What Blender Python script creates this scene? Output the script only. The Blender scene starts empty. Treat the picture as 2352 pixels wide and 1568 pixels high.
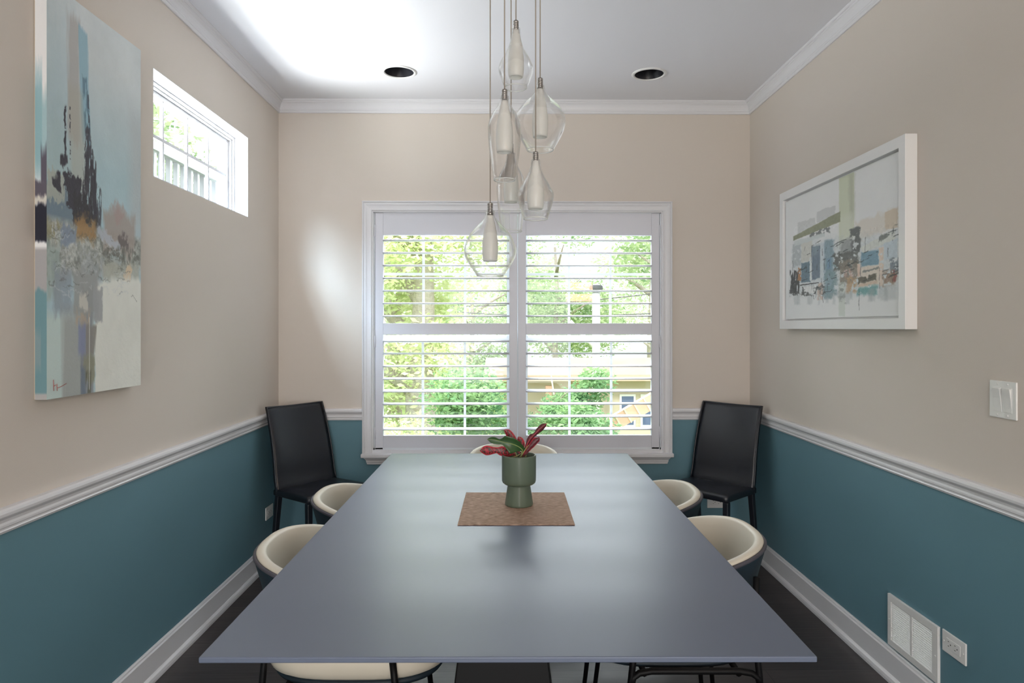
import bpy, bmesh, math, random
import numpy as np
from mathutils import Vector, Matrix
random.seed(7)
C = bpy.context.scene.collection
PI = math.pi
R = math.radians
XL, XR, YB, ZC, YF = -1.33, 1.46, 4.04, 2.66, -2.6
WIN = (-.771, .93, .60, 2.005)          # back window opening x0,x1,z0,z1
LW = (2.603, 3.562, 1.893, 2.308)       # left window opening y0,y1,z0,z1
RAILZ = .80

# ------------------------------------------------------------------ materials
def lin(c):
    return tuple((x/12.92 if x <= .04045 else ((x+.055)/1.055)**2.4) for x in c)
def srgb(r, g, b): return lin((r/255, g/255, b/255)) + (1,)

def mat(name, col, rough=.5, metal=0, spec=.5, noise=None, bump=None, coat=0, trans=0, ior=1.45, sheen=0):
    """noise=(scale, amount, stretch xyz)  bump=(scale, strength, distance)"""
    m = bpy.data.materials.new(name); m.use_nodes = True
    nt = m.node_tree; b = nt.nodes['Principled BSDF']
    b.inputs['Base Color'].default_value = col
    b.inputs['Roughness'].default_value = rough
    b.inputs['Metallic'].default_value = metal
    b.inputs['Specular IOR Level'].default_value = spec
    b.inputs['IOR'].default_value = ior
    if coat: b.inputs['Coat Weight'].default_value = coat; b.inputs['Coat Roughness'].default_value = .25
    if trans: b.inputs['Transmission Weight'].default_value = trans
    if sheen: b.inputs['Sheen Weight'].default_value = sheen
    tc = nt.nodes.new('ShaderNodeTexCoord')
    if noise:
        sc, am, st = noise
        mp = nt.nodes.new('ShaderNodeMapping'); mp.inputs['Scale'].default_value = st
        nt.links.new(tc.outputs['Object'], mp.inputs['Vector'])
        n = nt.nodes.new('ShaderNodeTexNoise'); n.inputs['Scale'].default_value = sc; n.inputs['Detail'].default_value = 5
        nt.links.new(mp.outputs[0], n.inputs['Vector'])
        mx = nt.nodes.new('ShaderNodeMix'); mx.data_type = 'RGBA'
        mx.inputs['A'].default_value = tuple(c*(1-am) for c in col[:3])+(1,)
        mx.inputs['B'].default_value = tuple(min(1, c*(1+am)) for c in col[:3])+(1,)
        nt.links.new(n.outputs['Fac'], mx.inputs['Factor']); nt.links.new(mx.outputs['Result'], b.inputs['Base Color'])
    if bump:
        n = nt.nodes.new('ShaderNodeTexNoise'); n.inputs['Scale'].default_value = bump[0]; n.inputs['Detail'].default_value = 4
        nt.links.new(tc.outputs['Object'], n.inputs['Vector'])
        bp = nt.nodes.new('ShaderNodeBump'); bp.inputs['Strength'].default_value = bump[1]; bp.inputs['Distance'].default_value = bump[2]
        nt.links.new(n.outputs['Fac'], bp.inputs['Height']); nt.links.new(bp.outputs[0], b.inputs['Normal'])
    return m

M = {}
M['beige'] = mat('beige wall paint', srgb(215, 206, 196), .75, bump=(260, .12, .002))
M['teal'] = mat('teal wall paint', srgb(99, 138, 151), .6, bump=(260, .12, .002))
M['ceil'] = mat('ceiling paint', srgb(232, 232, 236), .85, bump=(200, .1, .002))
M['trim'] = mat('white trim paint', srgb(225, 225, 228), .38)
M['shutter'] = mat('shutter paint', srgb(218, 219, 226), .4)
M['white_plastic'] = mat('white plastic', srgb(232, 232, 230), .3)
M['vinyl'] = mat('window vinyl', srgb(225, 230, 235), .4)
M['dark'] = mat('dark slot', srgb(25, 25, 25), .6)
M['baffle'] = mat('black baffle', srgb(38, 38, 44), .35)
M['lens'] = mat('lamp lens', srgb(200, 200, 200), .4)
M['frame_white'] = mat('picture frame white', srgb(235, 235, 235), .35)
M['leather'] = mat('black leather', srgb(28, 32, 40), .33, spec=.7, bump=(380, .25, .001))
M['shell_dark'] = mat('dark teal upholstery', srgb(30, 44, 54), .55, bump=(500, .2, .001))
M['piping'] = mat('grey piping', srgb(78, 76, 84), .5)
M['cream'] = mat('cream vinyl', srgb(218, 211, 195), .5, noise=(6, .03, (1, 1, 1)), bump=(120, .08, .001))
M['black_metal'] = mat('black metal', srgb(14, 14, 16), .5, spec=.25)
M['chrome'] = mat('metal glide', srgb(190, 190, 190), .25, 1)
M['nickel'] = mat('brushed nickel', srgb(176, 172, 168), .33, 1, noise=(60, .12, (1, 1, 12)))
M['cord'] = mat('pendant cord', srgb(168, 158, 146), .5)
M['pot'] = mat('green ceramic', srgb(92, 107, 92), .42, noise=(9, .05, (1, 1, 1)))
M['soil'] = mat('potting soil', srgb(52, 42, 34), .9, bump=(60, 1, .01))
M['stem'] = mat('pale stem', srgb(150, 150, 100), .5)
M['bark'] = mat('tree bark', srgb(176, 166, 152), .9, noise=(7, .35, (1, 1, .12)), bump=(20, 1, .05))
M['lawn'] = mat('lawn', srgb(150, 170, 90), .9, noise=(3, .35, (1, 1, 1)))
M['wood_tan'] = mat('weathered planks', srgb(214, 172, 148), .8, noise=(8, .12, (.2, 1, 1)))
M['siding'] = mat('pale siding', srgb(206, 194, 174), .8)
M['frame_paint'] = mat('window frame paint', srgb(196, 196, 198), .5)
M['balcony_paint'] = mat('greyed white paint', srgb(150, 154, 158), .7)  # white toned down to grey so outdoor light does not clip it
M['siding_white'] = mat('white painted wood', srgb(245, 245, 245), .6)
M['shingle'] = mat('pale shingle roof', srgb(214, 182, 164), .9, noise=(12, .1, (1, 4, 1)))
M['blue_glass'] = mat('dark blue window', srgb(95, 110, 145), .25)
M['pole'] = mat('grey pole', srgb(225, 225, 222), .8)
M['wire'] = mat('wire', srgb(90, 90, 95), .6)
M['red_ink'] = mat('red signature paint', srgb(178, 96, 92), .6)

def table_glass():
    m = mat('satin grey glass', srgb(98, 108, 128), .40, coat=.05, spec=.45, bump=(900, .05, .0005))
    return m
M['table'] = table_glass()
M['table_edge'] = mat('polished glass edge', srgb(196, 198, 200), .15, coat=.5)

def floor_mat():
    m = mat('dark plank floor', srgb(52, 45, 45), .42)
    nt = m.node_tree; b = nt.nodes['Principled BSDF']
    tc = nt.nodes.new('ShaderNodeTexCoord')
    br = nt.nodes.new('ShaderNodeTexBrick'); br.offset = .37
    br.inputs['Scale'].default_value = 1; br.inputs['Brick Width'].default_value = 1.6; br.inputs['Row Height'].default_value = .125
    br.inputs['Mortar Size'].default_value = .0012; br.inputs['Bias'].default_value = 0
    br.inputs['Color1'].default_value = srgb(72, 64, 64); br.inputs['Color2'].default_value = srgb(56, 50, 51); br.inputs['Mortar'].default_value = srgb(18, 16, 16)
    nt.links.new(tc.outputs['Object'], br.inputs['Vector'])
    mp = nt.nodes.new('ShaderNodeMapping'); mp.inputs['Scale'].default_value = (1.2, 16, 1)
    nt.links.new(tc.outputs['Object'], mp.inputs['Vector'])
    n = nt.nodes.new('ShaderNodeTexNoise'); n.inputs['Scale'].default_value = 5; n.inputs['Detail'].default_value = 8
    nt.links.new(mp.outputs[0], n.inputs['Vector'])
    mx = nt.nodes.new('ShaderNodeMix'); mx.data_type = 'RGBA'; mx.blend_type = 'MULTIPLY'; mx.inputs['Factor'].default_value = .6
    nt.links.new(br.outputs['Color'], mx.inputs['A']); nt.links.new(n.outputs['Fac'], mx.inputs['B'])
    g = nt.nodes.new('ShaderNodeMix'); g.data_type = 'RGBA'; g.blend_type = 'ADD'; g.inputs['Factor'].default_value = .012
    nt.links.new(mx.outputs['Result'], g.inputs['A']); nt.links.new(n.outputs['Fac'], g.inputs['B'])
    nt.links.new(g.outputs['Result'], b.inputs['Base Color'])
    bp = nt.nodes.new('ShaderNodeBump'); bp.inputs['Strength'].default_value = .25; bp.inputs['Distance'].default_value = .002
    nt.links.new(n.outputs['Fac'], bp.inputs['Height']); nt.links.new(bp.outputs[0], b.inputs['Normal'])
    return m
M['floor'] = floor_mat()

def pane_mat():
    m = bpy.data.materials.new('window pane glass'); m.use_nodes = True; nt = m.node_tree; nt.nodes.clear()
    o = nt.nodes.new('ShaderNodeOutputMaterial'); mx = nt.nodes.new('ShaderNodeMixShader')
    t = nt.nodes.new('ShaderNodeBsdfTransparent'); t.inputs[0].default_value = (.97, .985, .98, 1)
    g = nt.nodes.new('ShaderNodeBsdfGlossy'); g.inputs['Roughness'].default_value = .02
    lw = nt.nodes.new('ShaderNodeLayerWeight'); lw.inputs[0].default_value = .5
    pw = nt.nodes.new('ShaderNodeMath'); pw.operation = 'POWER'; pw.inputs[1].default_value = 4
    f = nt.nodes.new('ShaderNodeMath'); f.operation = 'MULTIPLY_ADD'; f.inputs[1].default_value = .45; f.inputs[2].default_value = .02
    nt.links.new(lw.outputs['Facing'], pw.inputs[0]); nt.links.new(pw.outputs[0], f.inputs[0])
    nt.links.new(f.outputs[0], mx.inputs[0]); nt.links.new(t.outputs[0], mx.inputs[1]); nt.links.new(g.outputs[0], mx.inputs[2])
    nt.links.new(mx.outputs[0], o.inputs[0]); return m
M['pane'] = pane_mat()

def clear_glass():
    m = bpy.data.materials.new('clear blown glass'); m.use_nodes = True; nt = m.node_tree; nt.nodes.clear()
    o = nt.nodes.new('ShaderNodeOutputMaterial'); mx = nt.nodes.new('ShaderNodeMixShader')
    lw = nt.nodes.new('ShaderNodeLayerWeight'); lw.inputs[0].default_value = .5
    pw = nt.nodes.new('ShaderNodeMath'); pw.operation = 'POWER'; pw.inputs[1].default_value = 2.6
    f = nt.nodes.new('ShaderNodeMath'); f.operation = 'MULTIPLY_ADD'; f.inputs[1].default_value = .9; f.inputs[2].default_value = .05
    rp = nt.nodes.new('ShaderNodeValToRGB'); rp.color_ramp.elements[0].position = .55; rp.color_ramp.elements[1].position = 1
    rp.color_ramp.elements[0].color = (.995, .995, .995, 1); rp.color_ramp.elements[1].color = (.90, .93, .92, 1)
    t = nt.nodes.new('ShaderNodeBsdfTransparent'); g = nt.nodes.new('ShaderNodeBsdfGlass'); g.inputs['Roughness'].default_value = 0; g.inputs['IOR'].default_value = 1.47
    nt.links.new(lw.outputs['Facing'], rp.inputs[0]); nt.links.new(rp.outputs[0], t.inputs[0])
    nt.links.new(lw.outputs['Facing'], pw.inputs[0]); nt.links.new(pw.outputs[0], f.inputs[0])
    nt.links.new(f.outputs[0], mx.inputs[0]); nt.links.new(t.outputs[0], mx.inputs[1]); nt.links.new(g.outputs[0], mx.inputs[2])
    nt.links.new(mx.outputs[0], o.inputs[0]); return m
M['clear'] = clear_glass()
def rim_glass():
    m = bpy.data.materials.new('ground glass rim'); m.use_nodes = True; nt = m.node_tree; nt.nodes.clear()
    o = nt.nodes.new('ShaderNodeOutputMaterial'); mx = nt.nodes.new('ShaderNodeMixShader'); mx.inputs[0].default_value = .6
    g = nt.nodes.new('ShaderNodeBsdfGlass'); g.inputs['Roughness'].default_value = .1; d = nt.nodes.new('ShaderNodeBsdfDiffuse'); d.inputs[0].default_value = (.92, .94, .92, 1)
    nt.links.new(g.outputs[0], mx.inputs[1]); nt.links.new(d.outputs[0], mx.inputs[2]); nt.links.new(mx.outputs[0], o.inputs[0]); return m
M['rim'] = rim_glass()

def frosted():
    m = mat('frosted opal glass', srgb(250, 250, 247), .28, coat=.3)
    b = m.node_tree.nodes['Principled BSDF']
    b.inputs['Subsurface Weight'].default_value = .0
    nt = m.node_tree
    tr = nt.nodes.new('ShaderNodeBsdfTranslucent'); tr.inputs[0].default_value = (.95, .95, .92, 1)
    mx = nt.nodes.new('ShaderNodeMixShader'); mx.inputs[0].default_value = .45
    out = nt.nodes['Material Output']
    nt.links.new(b.outputs[0], mx.inputs[1]); nt.links.new(tr.outputs[0], mx.inputs[2]); nt.links.new(mx.outputs[0], out.inputs[0])
    return m
M['frost'] = frosted()

def foliage_mat(name, c1, c2, tl=.45):
    m = bpy.data.materials.new(name); m.use_nodes = True; nt = m.node_tree; nt.nodes.clear()
    o = nt.nodes.new('ShaderNodeOutputMaterial')
    tc = nt.nodes.new('ShaderNodeTexCoord'); n = nt.nodes.new('ShaderNodeTexNoise'); n.inputs['Scale'].default_value = 2.2; n.inputs['Detail'].default_value = 6
    nt.links.new(tc.outputs['Object'], n.inputs['Vector'])
    rp = nt.nodes.new('ShaderNodeValToRGB'); rp.color_ramp.elements[0].position = .35; rp.color_ramp.elements[1].position = .65
    rp.color_ramp.elements[0].color = c1; rp.color_ramp.elements[1].color = c2
    nt.links.new(n.outputs['Fac'], rp.inputs[0])
    d = nt.nodes.new('ShaderNodeBsdfDiffuse'); t = nt.nodes.new('ShaderNodeBsdfTranslucent')
    nt.links.new(rp.outputs[0], d.inputs[0]); nt.links.new(rp.outputs[0], t.inputs[0])
    mx = nt.nodes.new('ShaderNodeMixShader'); mx.inputs[0].default_value = tl
    nt.links.new(d.outputs[0], mx.inputs[1]); nt.links.new(t.outputs[0], mx.inputs[2]); nt.links.new(mx.outputs[0], o.inputs[0])
    return m
M['leaf_sun'] = foliage_mat('sunny yellow green leaves', srgb(188, 204, 142), srgb(240, 242, 205))
M['leaf_mid'] = foliage_mat('mid green leaves', srgb(138, 172, 122), srgb(212, 226, 178))
M['leaf_deep'] = foliage_mat('deep green leaves', srgb(94, 136, 96), srgb(158, 186, 134))
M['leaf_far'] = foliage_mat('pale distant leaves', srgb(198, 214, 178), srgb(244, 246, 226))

def vcol_mat(name, rough=.6, bump=(60, .3, .002)):
    m = mat(name, (1, 1, 1, 1), rough, bump=bump)
    nt = m.node_tree; a = nt.nodes.new('ShaderNodeAttribute'); a.attribute_name = 'paint'
    nt.links.new(a.outputs['Color'], nt.nodes['Principled BSDF'].inputs['Base Color'])
    return m
M['paint_a'] = vcol_mat('thick oil paint', .55, (95, .45, .004))
M['paint_b'] = vcol_mat('acrylic paint', .55, (140, .2, .002))

def red_leaf():
    m = mat('red mottled leaf', srgb(170, 50, 62), .4)
    nt = m.node_tree; b = nt.nodes['Principled BSDF']; tc = nt.nodes.new('ShaderNodeTexCoord')
    n = nt.nodes.new('ShaderNodeTexVoronoi'); n.inputs['Scale'].default_value = 170
    n2 = nt.nodes.new('ShaderNodeTexNoise'); n2.inputs['Scale'].default_value = 230; n2.inputs['Detail'].default_value = 3
    nt.links.new(tc.outputs['Object'], n.inputs['Vector']); nt.links.new(tc.outputs['Object'], n2.inputs['Vector'])
    rp = nt.nodes.new('ShaderNodeValToRGB'); rp.color_ramp.elements[0].position = .44; rp.color_ramp.elements[1].position = .58
    rp.color_ramp.elements[0].color = srgb(52, 44, 34); rp.color_ramp.elements[1].color = srgb(172, 44, 60)
    nt.links.new(n2.outputs['Fac'], rp.inputs[0]); nt.links.new(rp.outputs[0], b.inputs['Base Color'])
    return m
M['leaf_red'] = red_leaf()
M['leaf_darkred'] = mat('dark red leaf', srgb(92, 40, 46), .4, noise=(110, .55, (1, 1, 1)))
M['leaf_green'] = mat('glossy green leaf', srgb(50, 84, 44), .35, noise=(40, .25, (1, 1, 1)))
M['leaf_rib'] = mat('pale leaf rib', srgb(150, 165, 100), .5)
M['leaf_edge'] = mat('bright red leaf edge', srgb(196, 52, 70), .4)

def mat_weave():
    m = mat('woven brown placemat', srgb(150, 118, 96), .85)
    nt = m.node_tree; b = nt.nodes['Principled BSDF']; tc = nt.nodes.new('ShaderNodeTexCoord')
    mp = nt.nodes.new('ShaderNodeMapping'); mp.inputs['Scale'].default_value = (1, 6, 1)
    nt.links.new(tc.outputs['Object'], mp.inputs[0])
    n = nt.nodes.new('ShaderNodeTexNoise'); n.inputs['Scale'].default_value = 60; n.inputs['Detail'].default_value = 6
    nt.links.new(mp.outputs[0], n.inputs['Vector'])
    rp = nt.nodes.new('ShaderNodeValToRGB'); rp.color_ramp.elements[0].position = .3; rp.color_ramp.elements[1].position = .7
    rp.color_ramp.elements[0].color = srgb(116, 90, 74); rp.color_ramp.elements[1].color = srgb(200, 170, 148)
    nt.links.new(n.outputs['Fac'], rp.inputs[0]); nt.links.new(rp.outputs[0], b.inputs['Base Color'])
    w = nt.nodes.new('ShaderNodeTexWave'); w.inputs['Scale'].default_value = 110; w.bands_direction = 'Y'
    nt.links.new(tc.outputs['Object'], w.inputs['Vector'])
    bp = nt.nodes.new('ShaderNodeBump'); bp.inputs['Strength'].default_value = .6; bp.inputs['Distance'].default_value = .002
    nt.links.new(w.outputs['Fac'], bp.inputs['Height']); nt.links.new(bp.outputs[0], b.inputs['Normal'])
    return m
M['weave'] = mat_weave()

# ------------------------------------------------------------------ mesh helpers
class MB:
    def __init__(s): s.v = []; s.f = []; s.m = []; s.sm = []
    def add(s, vs, fs, mi=0, smooth=False, T=None):
        o = len(s.v)
        s.v += [tuple(T @ Vector(p)) if T is not None else tuple(p) for p in vs]
        s.f += [tuple(i+o for i in f) for f in fs]; s.m += [mi]*len(fs); s.sm += [smooth]*len(fs)
        return s
    def box(s, x0, x1, y0, y1, z0, z1, mi=0, T=None):
        vs = [(x, y, z) for z in (z0, z1) for y in (y0, y1) for x in (x0, x1)]
        return s.add(vs, [(0, 2, 3, 1), (4, 5, 7, 6), (0, 1, 5, 4), (2, 6, 7, 3), (0, 4, 6, 2), (1, 3, 7, 5)], mi, False, T)
    def lathe(s, prof, n=32, c=(0, 0, 0), mi=0, smooth=True, T=None, close=False, cap0=False, cap1=False):
        vs = []; fs = []
        for r, z in prof:
            for k in range(n):
                a = 2*PI*k/n; vs.append((c[0]+r*math.cos(a), c[1]+r*math.sin(a), c[2]+z))
        L = len(prof); rng = L if close else L-1
        for i in range(rng):
            j = (i+1) % L
            for k in range(n):
                k2 = (k+1) % n; fs.append((i*n+k, i*n+k2, j*n+k2, j*n+k))
        if cap0: fs.append(tuple(reversed(range(n))))
        if cap1: fs.append(tuple(range((L-1)*n, L*n)))
        return s.add(vs, fs, mi, smooth, T)
    def tube(s, pts, r, n=10, mi=0, T=None, caps=True):
        P = [Vector(p) for p in pts]; rs = r if isinstance(r, (list, tuple)) else [r]*len(P)
        vs = []; fs = []; prev = None
        for i, p in enumerate(P):
            d = (P[min(i+1, len(P)-1)]-P[max(i-1, 0)]).normalized()
            if prev is None:
                u = Vector((0, 0, 1)) if abs(d.z) < .9 else Vector((1, 0, 0)); a = d.cross(u).normalized()
            else: a = (prev-d*prev.dot(d)).normalized()
            prev = a; b = d.cross(a)
            for k in range(n):
                t = 2*PI*k/n; vs.append(p+rs[i]*(math.cos(t)*a+math.sin(t)*b))
        for i in range(len(P)-1):
            for k in range(n):
                k2 = (k+1) % n; fs.append((i*n+k, i*n+k2, (i+1)*n+k2, (i+1)*n+k))
        if caps: fs += [tuple(reversed(range(n))), tuple(range((len(P)-1)*n, len(P)*n))]
        return s.add(vs, fs, mi, True, T)
    def loft(s, rings, mi=0, smooth=True, closed=True, capA=False, capB=False):
        n = len(rings[0]); vs = [p for r in rings for p in r]; fs = []
        for i in range(len(rings)-1):
            for k in range(n if closed else n-1):
                k2 = (k+1) % n; fs.append((i*n+k, i*n+k2, (i+1)*n+k2, (i+1)*n+k))
        if capA: fs.append(tuple(reversed(range(n))))
        if capB: fs.append(tuple(range((len(rings)-1)*n, len(rings)*n)))
        return s.add(vs, fs, mi, smooth)
    def build(s, name, mats, parent=None, bevel=0, seg=2, loc=None):
        me = bpy.data.meshes.new(name); me.from_pydata(s.v, [], s.f)
        for m in (mats if isinstance(mats, (list, tuple)) else [mats]): me.materials.append(m)
        me.polygons.foreach_set('material_index', s.m); me.polygons.foreach_set('use_smooth', s.sm)
        bm = bmesh.new(); bm.from_mesh(me); bmesh.ops.recalc_face_normals(bm, faces=bm.faces); bm.to_mesh(me); bm.free()
        me.update()
        o = bpy.data.objects.new(name, me); C.objects.link(o)
        if parent: o.parent = parent
        if loc: o.location = loc
        if bevel:
            b = o.modifiers.new('bevel', 'BEVEL'); b.width = bevel; b.segments = seg; b.limit_method = 'ANGLE'; b.angle_limit = R(35)
        return o

def B(x0, x1, y0, y1, z0, z1, mi=0): return MB().box(x0, x1, y0, y1, z0, z1, mi)
def tag(o, label=None, cat=None, group=None, kind=None):
    if label: o['label'] = label
    if cat: o['category'] = cat
    if group: o['group'] = group
    if kind: o['kind'] = kind
    return o
def empty(name, loc=(0, 0, 0), rz=0):
    o = bpy.data.objects.new(name, None); o.empty_display_size = .1; o.location = loc; o.rotation_euler = (0, 0, rz); C.objects.link(o); return o
def thing(name, label, cat, loc=(0, 0, 0), rz=0, group=None): return tag(empty(name, loc, rz), label, cat, group)
def struct(o, label=None): return tag(o, label, None, None, 'structure')
def copy_tree(o, parent=None):
    c = o.copy(); C.objects.link(c)
    if parent: c.parent = parent
    for ch in list(o.children): copy_tree(ch, c)
    return c
def sweep_line(prof, p0, p1, nrm, m0, m1):
    """profile (p,z) swept from p0 to p1 (2-D), offset along nrm; m0/m1 = mitre shift along path per p"""
    d = (Vector(p1)-Vector(p0)).normalized(); rings = []
    for base, m in ((Vector(p0), m0), (Vector(p1), m1)):
        rings.append([tuple((base+Vector(nrm)*p+d*m*p).to_3d()+Vector((0, 0, z))) for p, z in prof])
    return MB().loft(rings, smooth=False, capA=True, capB=True)

# ------------------------------------------------------------------ room shell
T_ = .16
struct(B(XL-.2, XR+.2, YF-.2, YB+.2, -.1, 0).build('floor', M['floor']))
def walls():
    mats = [M['teal'], M['beige'], M['siding']]
    def seg(mb, x0, x1, y0, y1, z0, z1):
        if z0 < RAILZ: mb.box(x0, x1, y0, y1, z0, min(z1, RAILZ), 0)
        if z1 > RAILZ: mb.box(x0, x1, y0, y1, max(z0, RAILZ), z1, 1)
    a = MB(); x0, x1, z0, z1 = WIN
    seg(a, XL, x0, YB, YB+T_, 0, ZC); seg(a, x1, XR, YB, YB+T_, 0, ZC); seg(a, x0, x1, YB, YB+T_, 0, z0); seg(a, x0, x1, YB, YB+T_, z1, ZC)
    struct(a.build('wall_back', mats))
    b = MB(); y0, y1, z0, z1 = LW
    seg(b, XL-T_, XL, YF, y0, 0, ZC); seg(b, XL-T_, XL, y1, YB+T_, 0, ZC); seg(b, XL-T_, XL, y0, y1, 0, z0); seg(b, XL-T_, XL, y0, y1, z1, ZC)
    struct(b.build('wall_left', mats))
    c = MB(); seg(c, XR, XR+T_, YF, YB+T_, 0, ZC); struct(c.build('wall_right', mats))
    d = MB(); seg(d, XL, -.95, YF-T_, YF, 0, ZC); seg(d, 1.1, XR, YF-T_, YF, 0, ZC); seg(d, -.95, 1.1, YF-T_, YF, 2.15, ZC)
    struct(d.build('wall_front', mats))
walls()
# ceiling sheet with two round cut-outs
CANS = [(-.549, 3.58), (.765, 3.595)]
def ceiling():
    mb = MB(); h = .15; n = 48
    xs = [XL-T_, CANS[0][0]-h, CANS[0][0]+h, CANS[1][0]-h, CANS[1][0]+h, XR+T_]
    y0, y1 = YF-T_, YB+T_
    for i in range(5):
        if i in (1, 3):
            cx, cy = CANS[0 if i == 1 else 1]
            mb.add([(xs[i], y0, ZC), (xs[i+1], y0, ZC), (xs[i+1], cy-h, ZC), (xs[i], cy-h, ZC)], [(0, 1, 2, 3)])
            mb.add([(xs[i], cy+h, ZC), (xs[i+1], cy+h, ZC), (xs[i+1], y1, ZC), (xs[i], y1, ZC)], [(0, 1, 2, 3)])
            vs = []
            for k in range(n):
                a = 2*PI*k/n; c, s = math.cos(a), math.sin(a); q = h/max(abs(c), abs(s))
                vs += [(cx+q*c, cy+q*s, ZC), (cx+.076*c, cy+.076*s, ZC)]
            mb.add(vs, [(2*k, 2*((k+1) % n), 2*((k+1) % n)+1, 2*k+1) for k in range(n)])
        else:
            mb.add([(xs[i], y0, ZC), (xs[i+1], y0, ZC), (xs[i+1], y1, ZC), (xs[i], y1, ZC)], [(0, 1, 2, 3)])
    mb.box(XL-T_, XR+T_, y0, y1, ZC+.17, ZC+.2)
    struct(mb.build('ceiling', M['ceil']))
ceiling()

crown = [(0, 2.586), (.007, 2.586), (.010, 2.590), (.010, 2.598), (.013, 2.600), (.0145, 2.605), (.013, 2.609), (.014, 2.613),
         (.016, 2.622), (.020, 2.632), (.026, 2.640), (.031, 2.643), (.031, 2.648), (.036, 2.650), (.039, 2.655), (.039, ZC), (0, ZC)]
rail = [(0, .776), (.006, .776), (.008, .780), (.010, .783), (.008, .786), (.008, .790), (.012, .794), (.012, .800), (.010, .806), (.011, .814),
        (.016, .820), (.022, .822), (.025, .826), (.026, .834), (.024, .841), (.019, .845), (0, .845)]
base = [(0, .117), (.005, .117), (.008, .113), (.009, .107), (.015, .104), (.016, .028), (.020, .026), (.026, .020), (.029, .010), (.029, 0), (0, 0)]
def run(prof, tag_names, back_segments):
    l, b, r, f = tag_names
    struct(sweep_line(prof, (XL, YF), (XL, YB), (1, 0), 1, -1).build(l, M['trim']))
    mb = MB()
    for (x0, x1, m0, m1) in back_segments:
        q = sweep_line(prof, (x0, YB), (x1, YB), (0, -1), m0, m1); mb.add(q.v, q.f)
    struct(mb.build(b, M['trim']))
    struct(sweep_line(prof, (XR, YB), (XR, YF), (-1, 0), 1, -1).build(r, M['trim']))
run(crown, ('trim_1', 'trim_2', 'trim_3', None), [(XL, XR, 1, -1)])
run(rail, ('trim_4', 'trim_5', 'trim_6', None), [(XL, -.836, 1, 0), (.994, XR, 0, -1)])
run(base, ('baseboard_left', 'baseboard_back', 'baseboard_right', None), [(XL, XR, 1, -1)])

# ------------------------------------------------------------------ back window
def back_window():
    w = struct(empty('window_1', (.08, YB, .6)))
    W = Matrix.Translation(Vector((-.08, -YB, -.6)))
    def bd(mb, name, m, **k):
        mb.v = [tuple(W @ Vector(p)) for p in mb.v]; return mb.build(name, m, w, **k)
    # mitred casing
    cp = [(0, 0), (0, .020), (.004, .023), (.008, .021), (.010, .016), (.014, .019), (.020, .020), (.030, .016), (.040, .0145), (.048, .015), (.050, .019),
          (.055, .019), (.057, .012), (.064, .012), (.064, 0)]
    xo0, xo1, zo, zb = WIN[0]-.064, WIN[1]+.064, WIN[3]+.062, .582
    mb = MB()
    mb.loft([[(xo0+a, YB-p, zb) for a, p in cp], [(xo0+a, YB-p, zo-a) for a, p in cp], [(xo1-a, YB-p, zo-a) for a, p in cp], [(xo1-a, YB-p, zb) for a, p in cp]], smooth=False, capA=True, capB=True)
    bd(mb, 'casing', M['trim'])
    bd(MB().box(xo0+.064, xo1-.064, YB-.012, YB+.02, .582, .601), 'lower_casing', M['trim'])
    st = MB().box(xo0-.004, xo1+.004, YB-.045, YB+.02, .560, .582); bd(st, 'sill', M['trim'], bevel=.004)
    ap = [(0, .516), (.010, .516), (.013, .520), (.013, .526), (.016, .530), (.017, .540), (.024, .550), (.030, .556), (.030, .560), (0, .560)]
    rings = []
    for x, s in ((xo0+.026, 1), (xo1-.026, -1)):
        rings.append([(x-s*p*.9+s*.012, YB-p, z) for p, z in ap])
    bd(MB().loft(rings, smooth=False, capA=True, capB=True), 'apron', M['trim'])
    # jamb lining
    x0, x1, z0, z1 = WIN
    ya, yb = YB+.001, YB+T_
    j = MB(); j.box(x0, x0+.006, ya, yb, z0, z1); j.box(x1-.006, x1, ya, yb, z0, z1); j.box(x0, x1, ya, yb, z0, z0+.012); j.box(x0, x1, ya, yb, z1-.006, z1)
    bd(j, 'jamb', M['vinyl'])
    for (a, b) in ((x0+.006, .078), (.080, x1-.006)):
        ga, gb = (a+.02, b-.062) if a < 0 else (a+.062, b-.022)
        lo = MB(); y0, y1 = 4.120, 4.150
        lo.box(a, ga, y0, y1, z0+.012, 1.262); lo.box(gb, b, y0, y1, z0+.012, 1.262); lo.box(ga, gb, y0, y1, 1.232, 1.270); lo.box(ga, gb, y0, y1, z0+.012, z0+.05)
        g = MB(); t = (gb-ga)/3
        for k in (1, 2): g.box(ga+t*k-.007, ga+t*k+.007, y0+.006, y0+.018, z0+.05, 1.232)
        g.box(ga, gb, y0+.005, y0+.019, .934, .949)
        s1 = bd(lo, 'lower_sash', M['vinyl']); bd(g, 'muntin', M['vinyl'])
        bd(B(ga, gb, y0+.013, y0+.016, z0+.05, 1.232), 'glass', M['pane'])
        up = MB(); y0, y1 = 4.152, 4.182
        up.box(a, ga, y0, y1, 1.24, z1-.006); up.box(gb, b, y0, y1, 1.24, z1-.006); up.box(ga, gb, y0, y1, 1.238, 1.276); up.box(ga, gb, y0, y1, z1-.04, z1-.006)
        g = MB()
        for k in (1, 2): g.box(ga+t*k-.007, ga+t*k+.007, y0+.006, y0+.018, 1.276, z1-.04)
        g.box(ga, gb, y0+.005, y0+.019, 1.640, 1.655)
        bd(up, 'upper_sash', M['vinyl']); bd(g, 'muntin', M['vinyl'])
        bd(B(ga, gb, y0+.013, y0+.016, 1.276, z1-.04), 'glass', M['pane'])
back_window()

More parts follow.
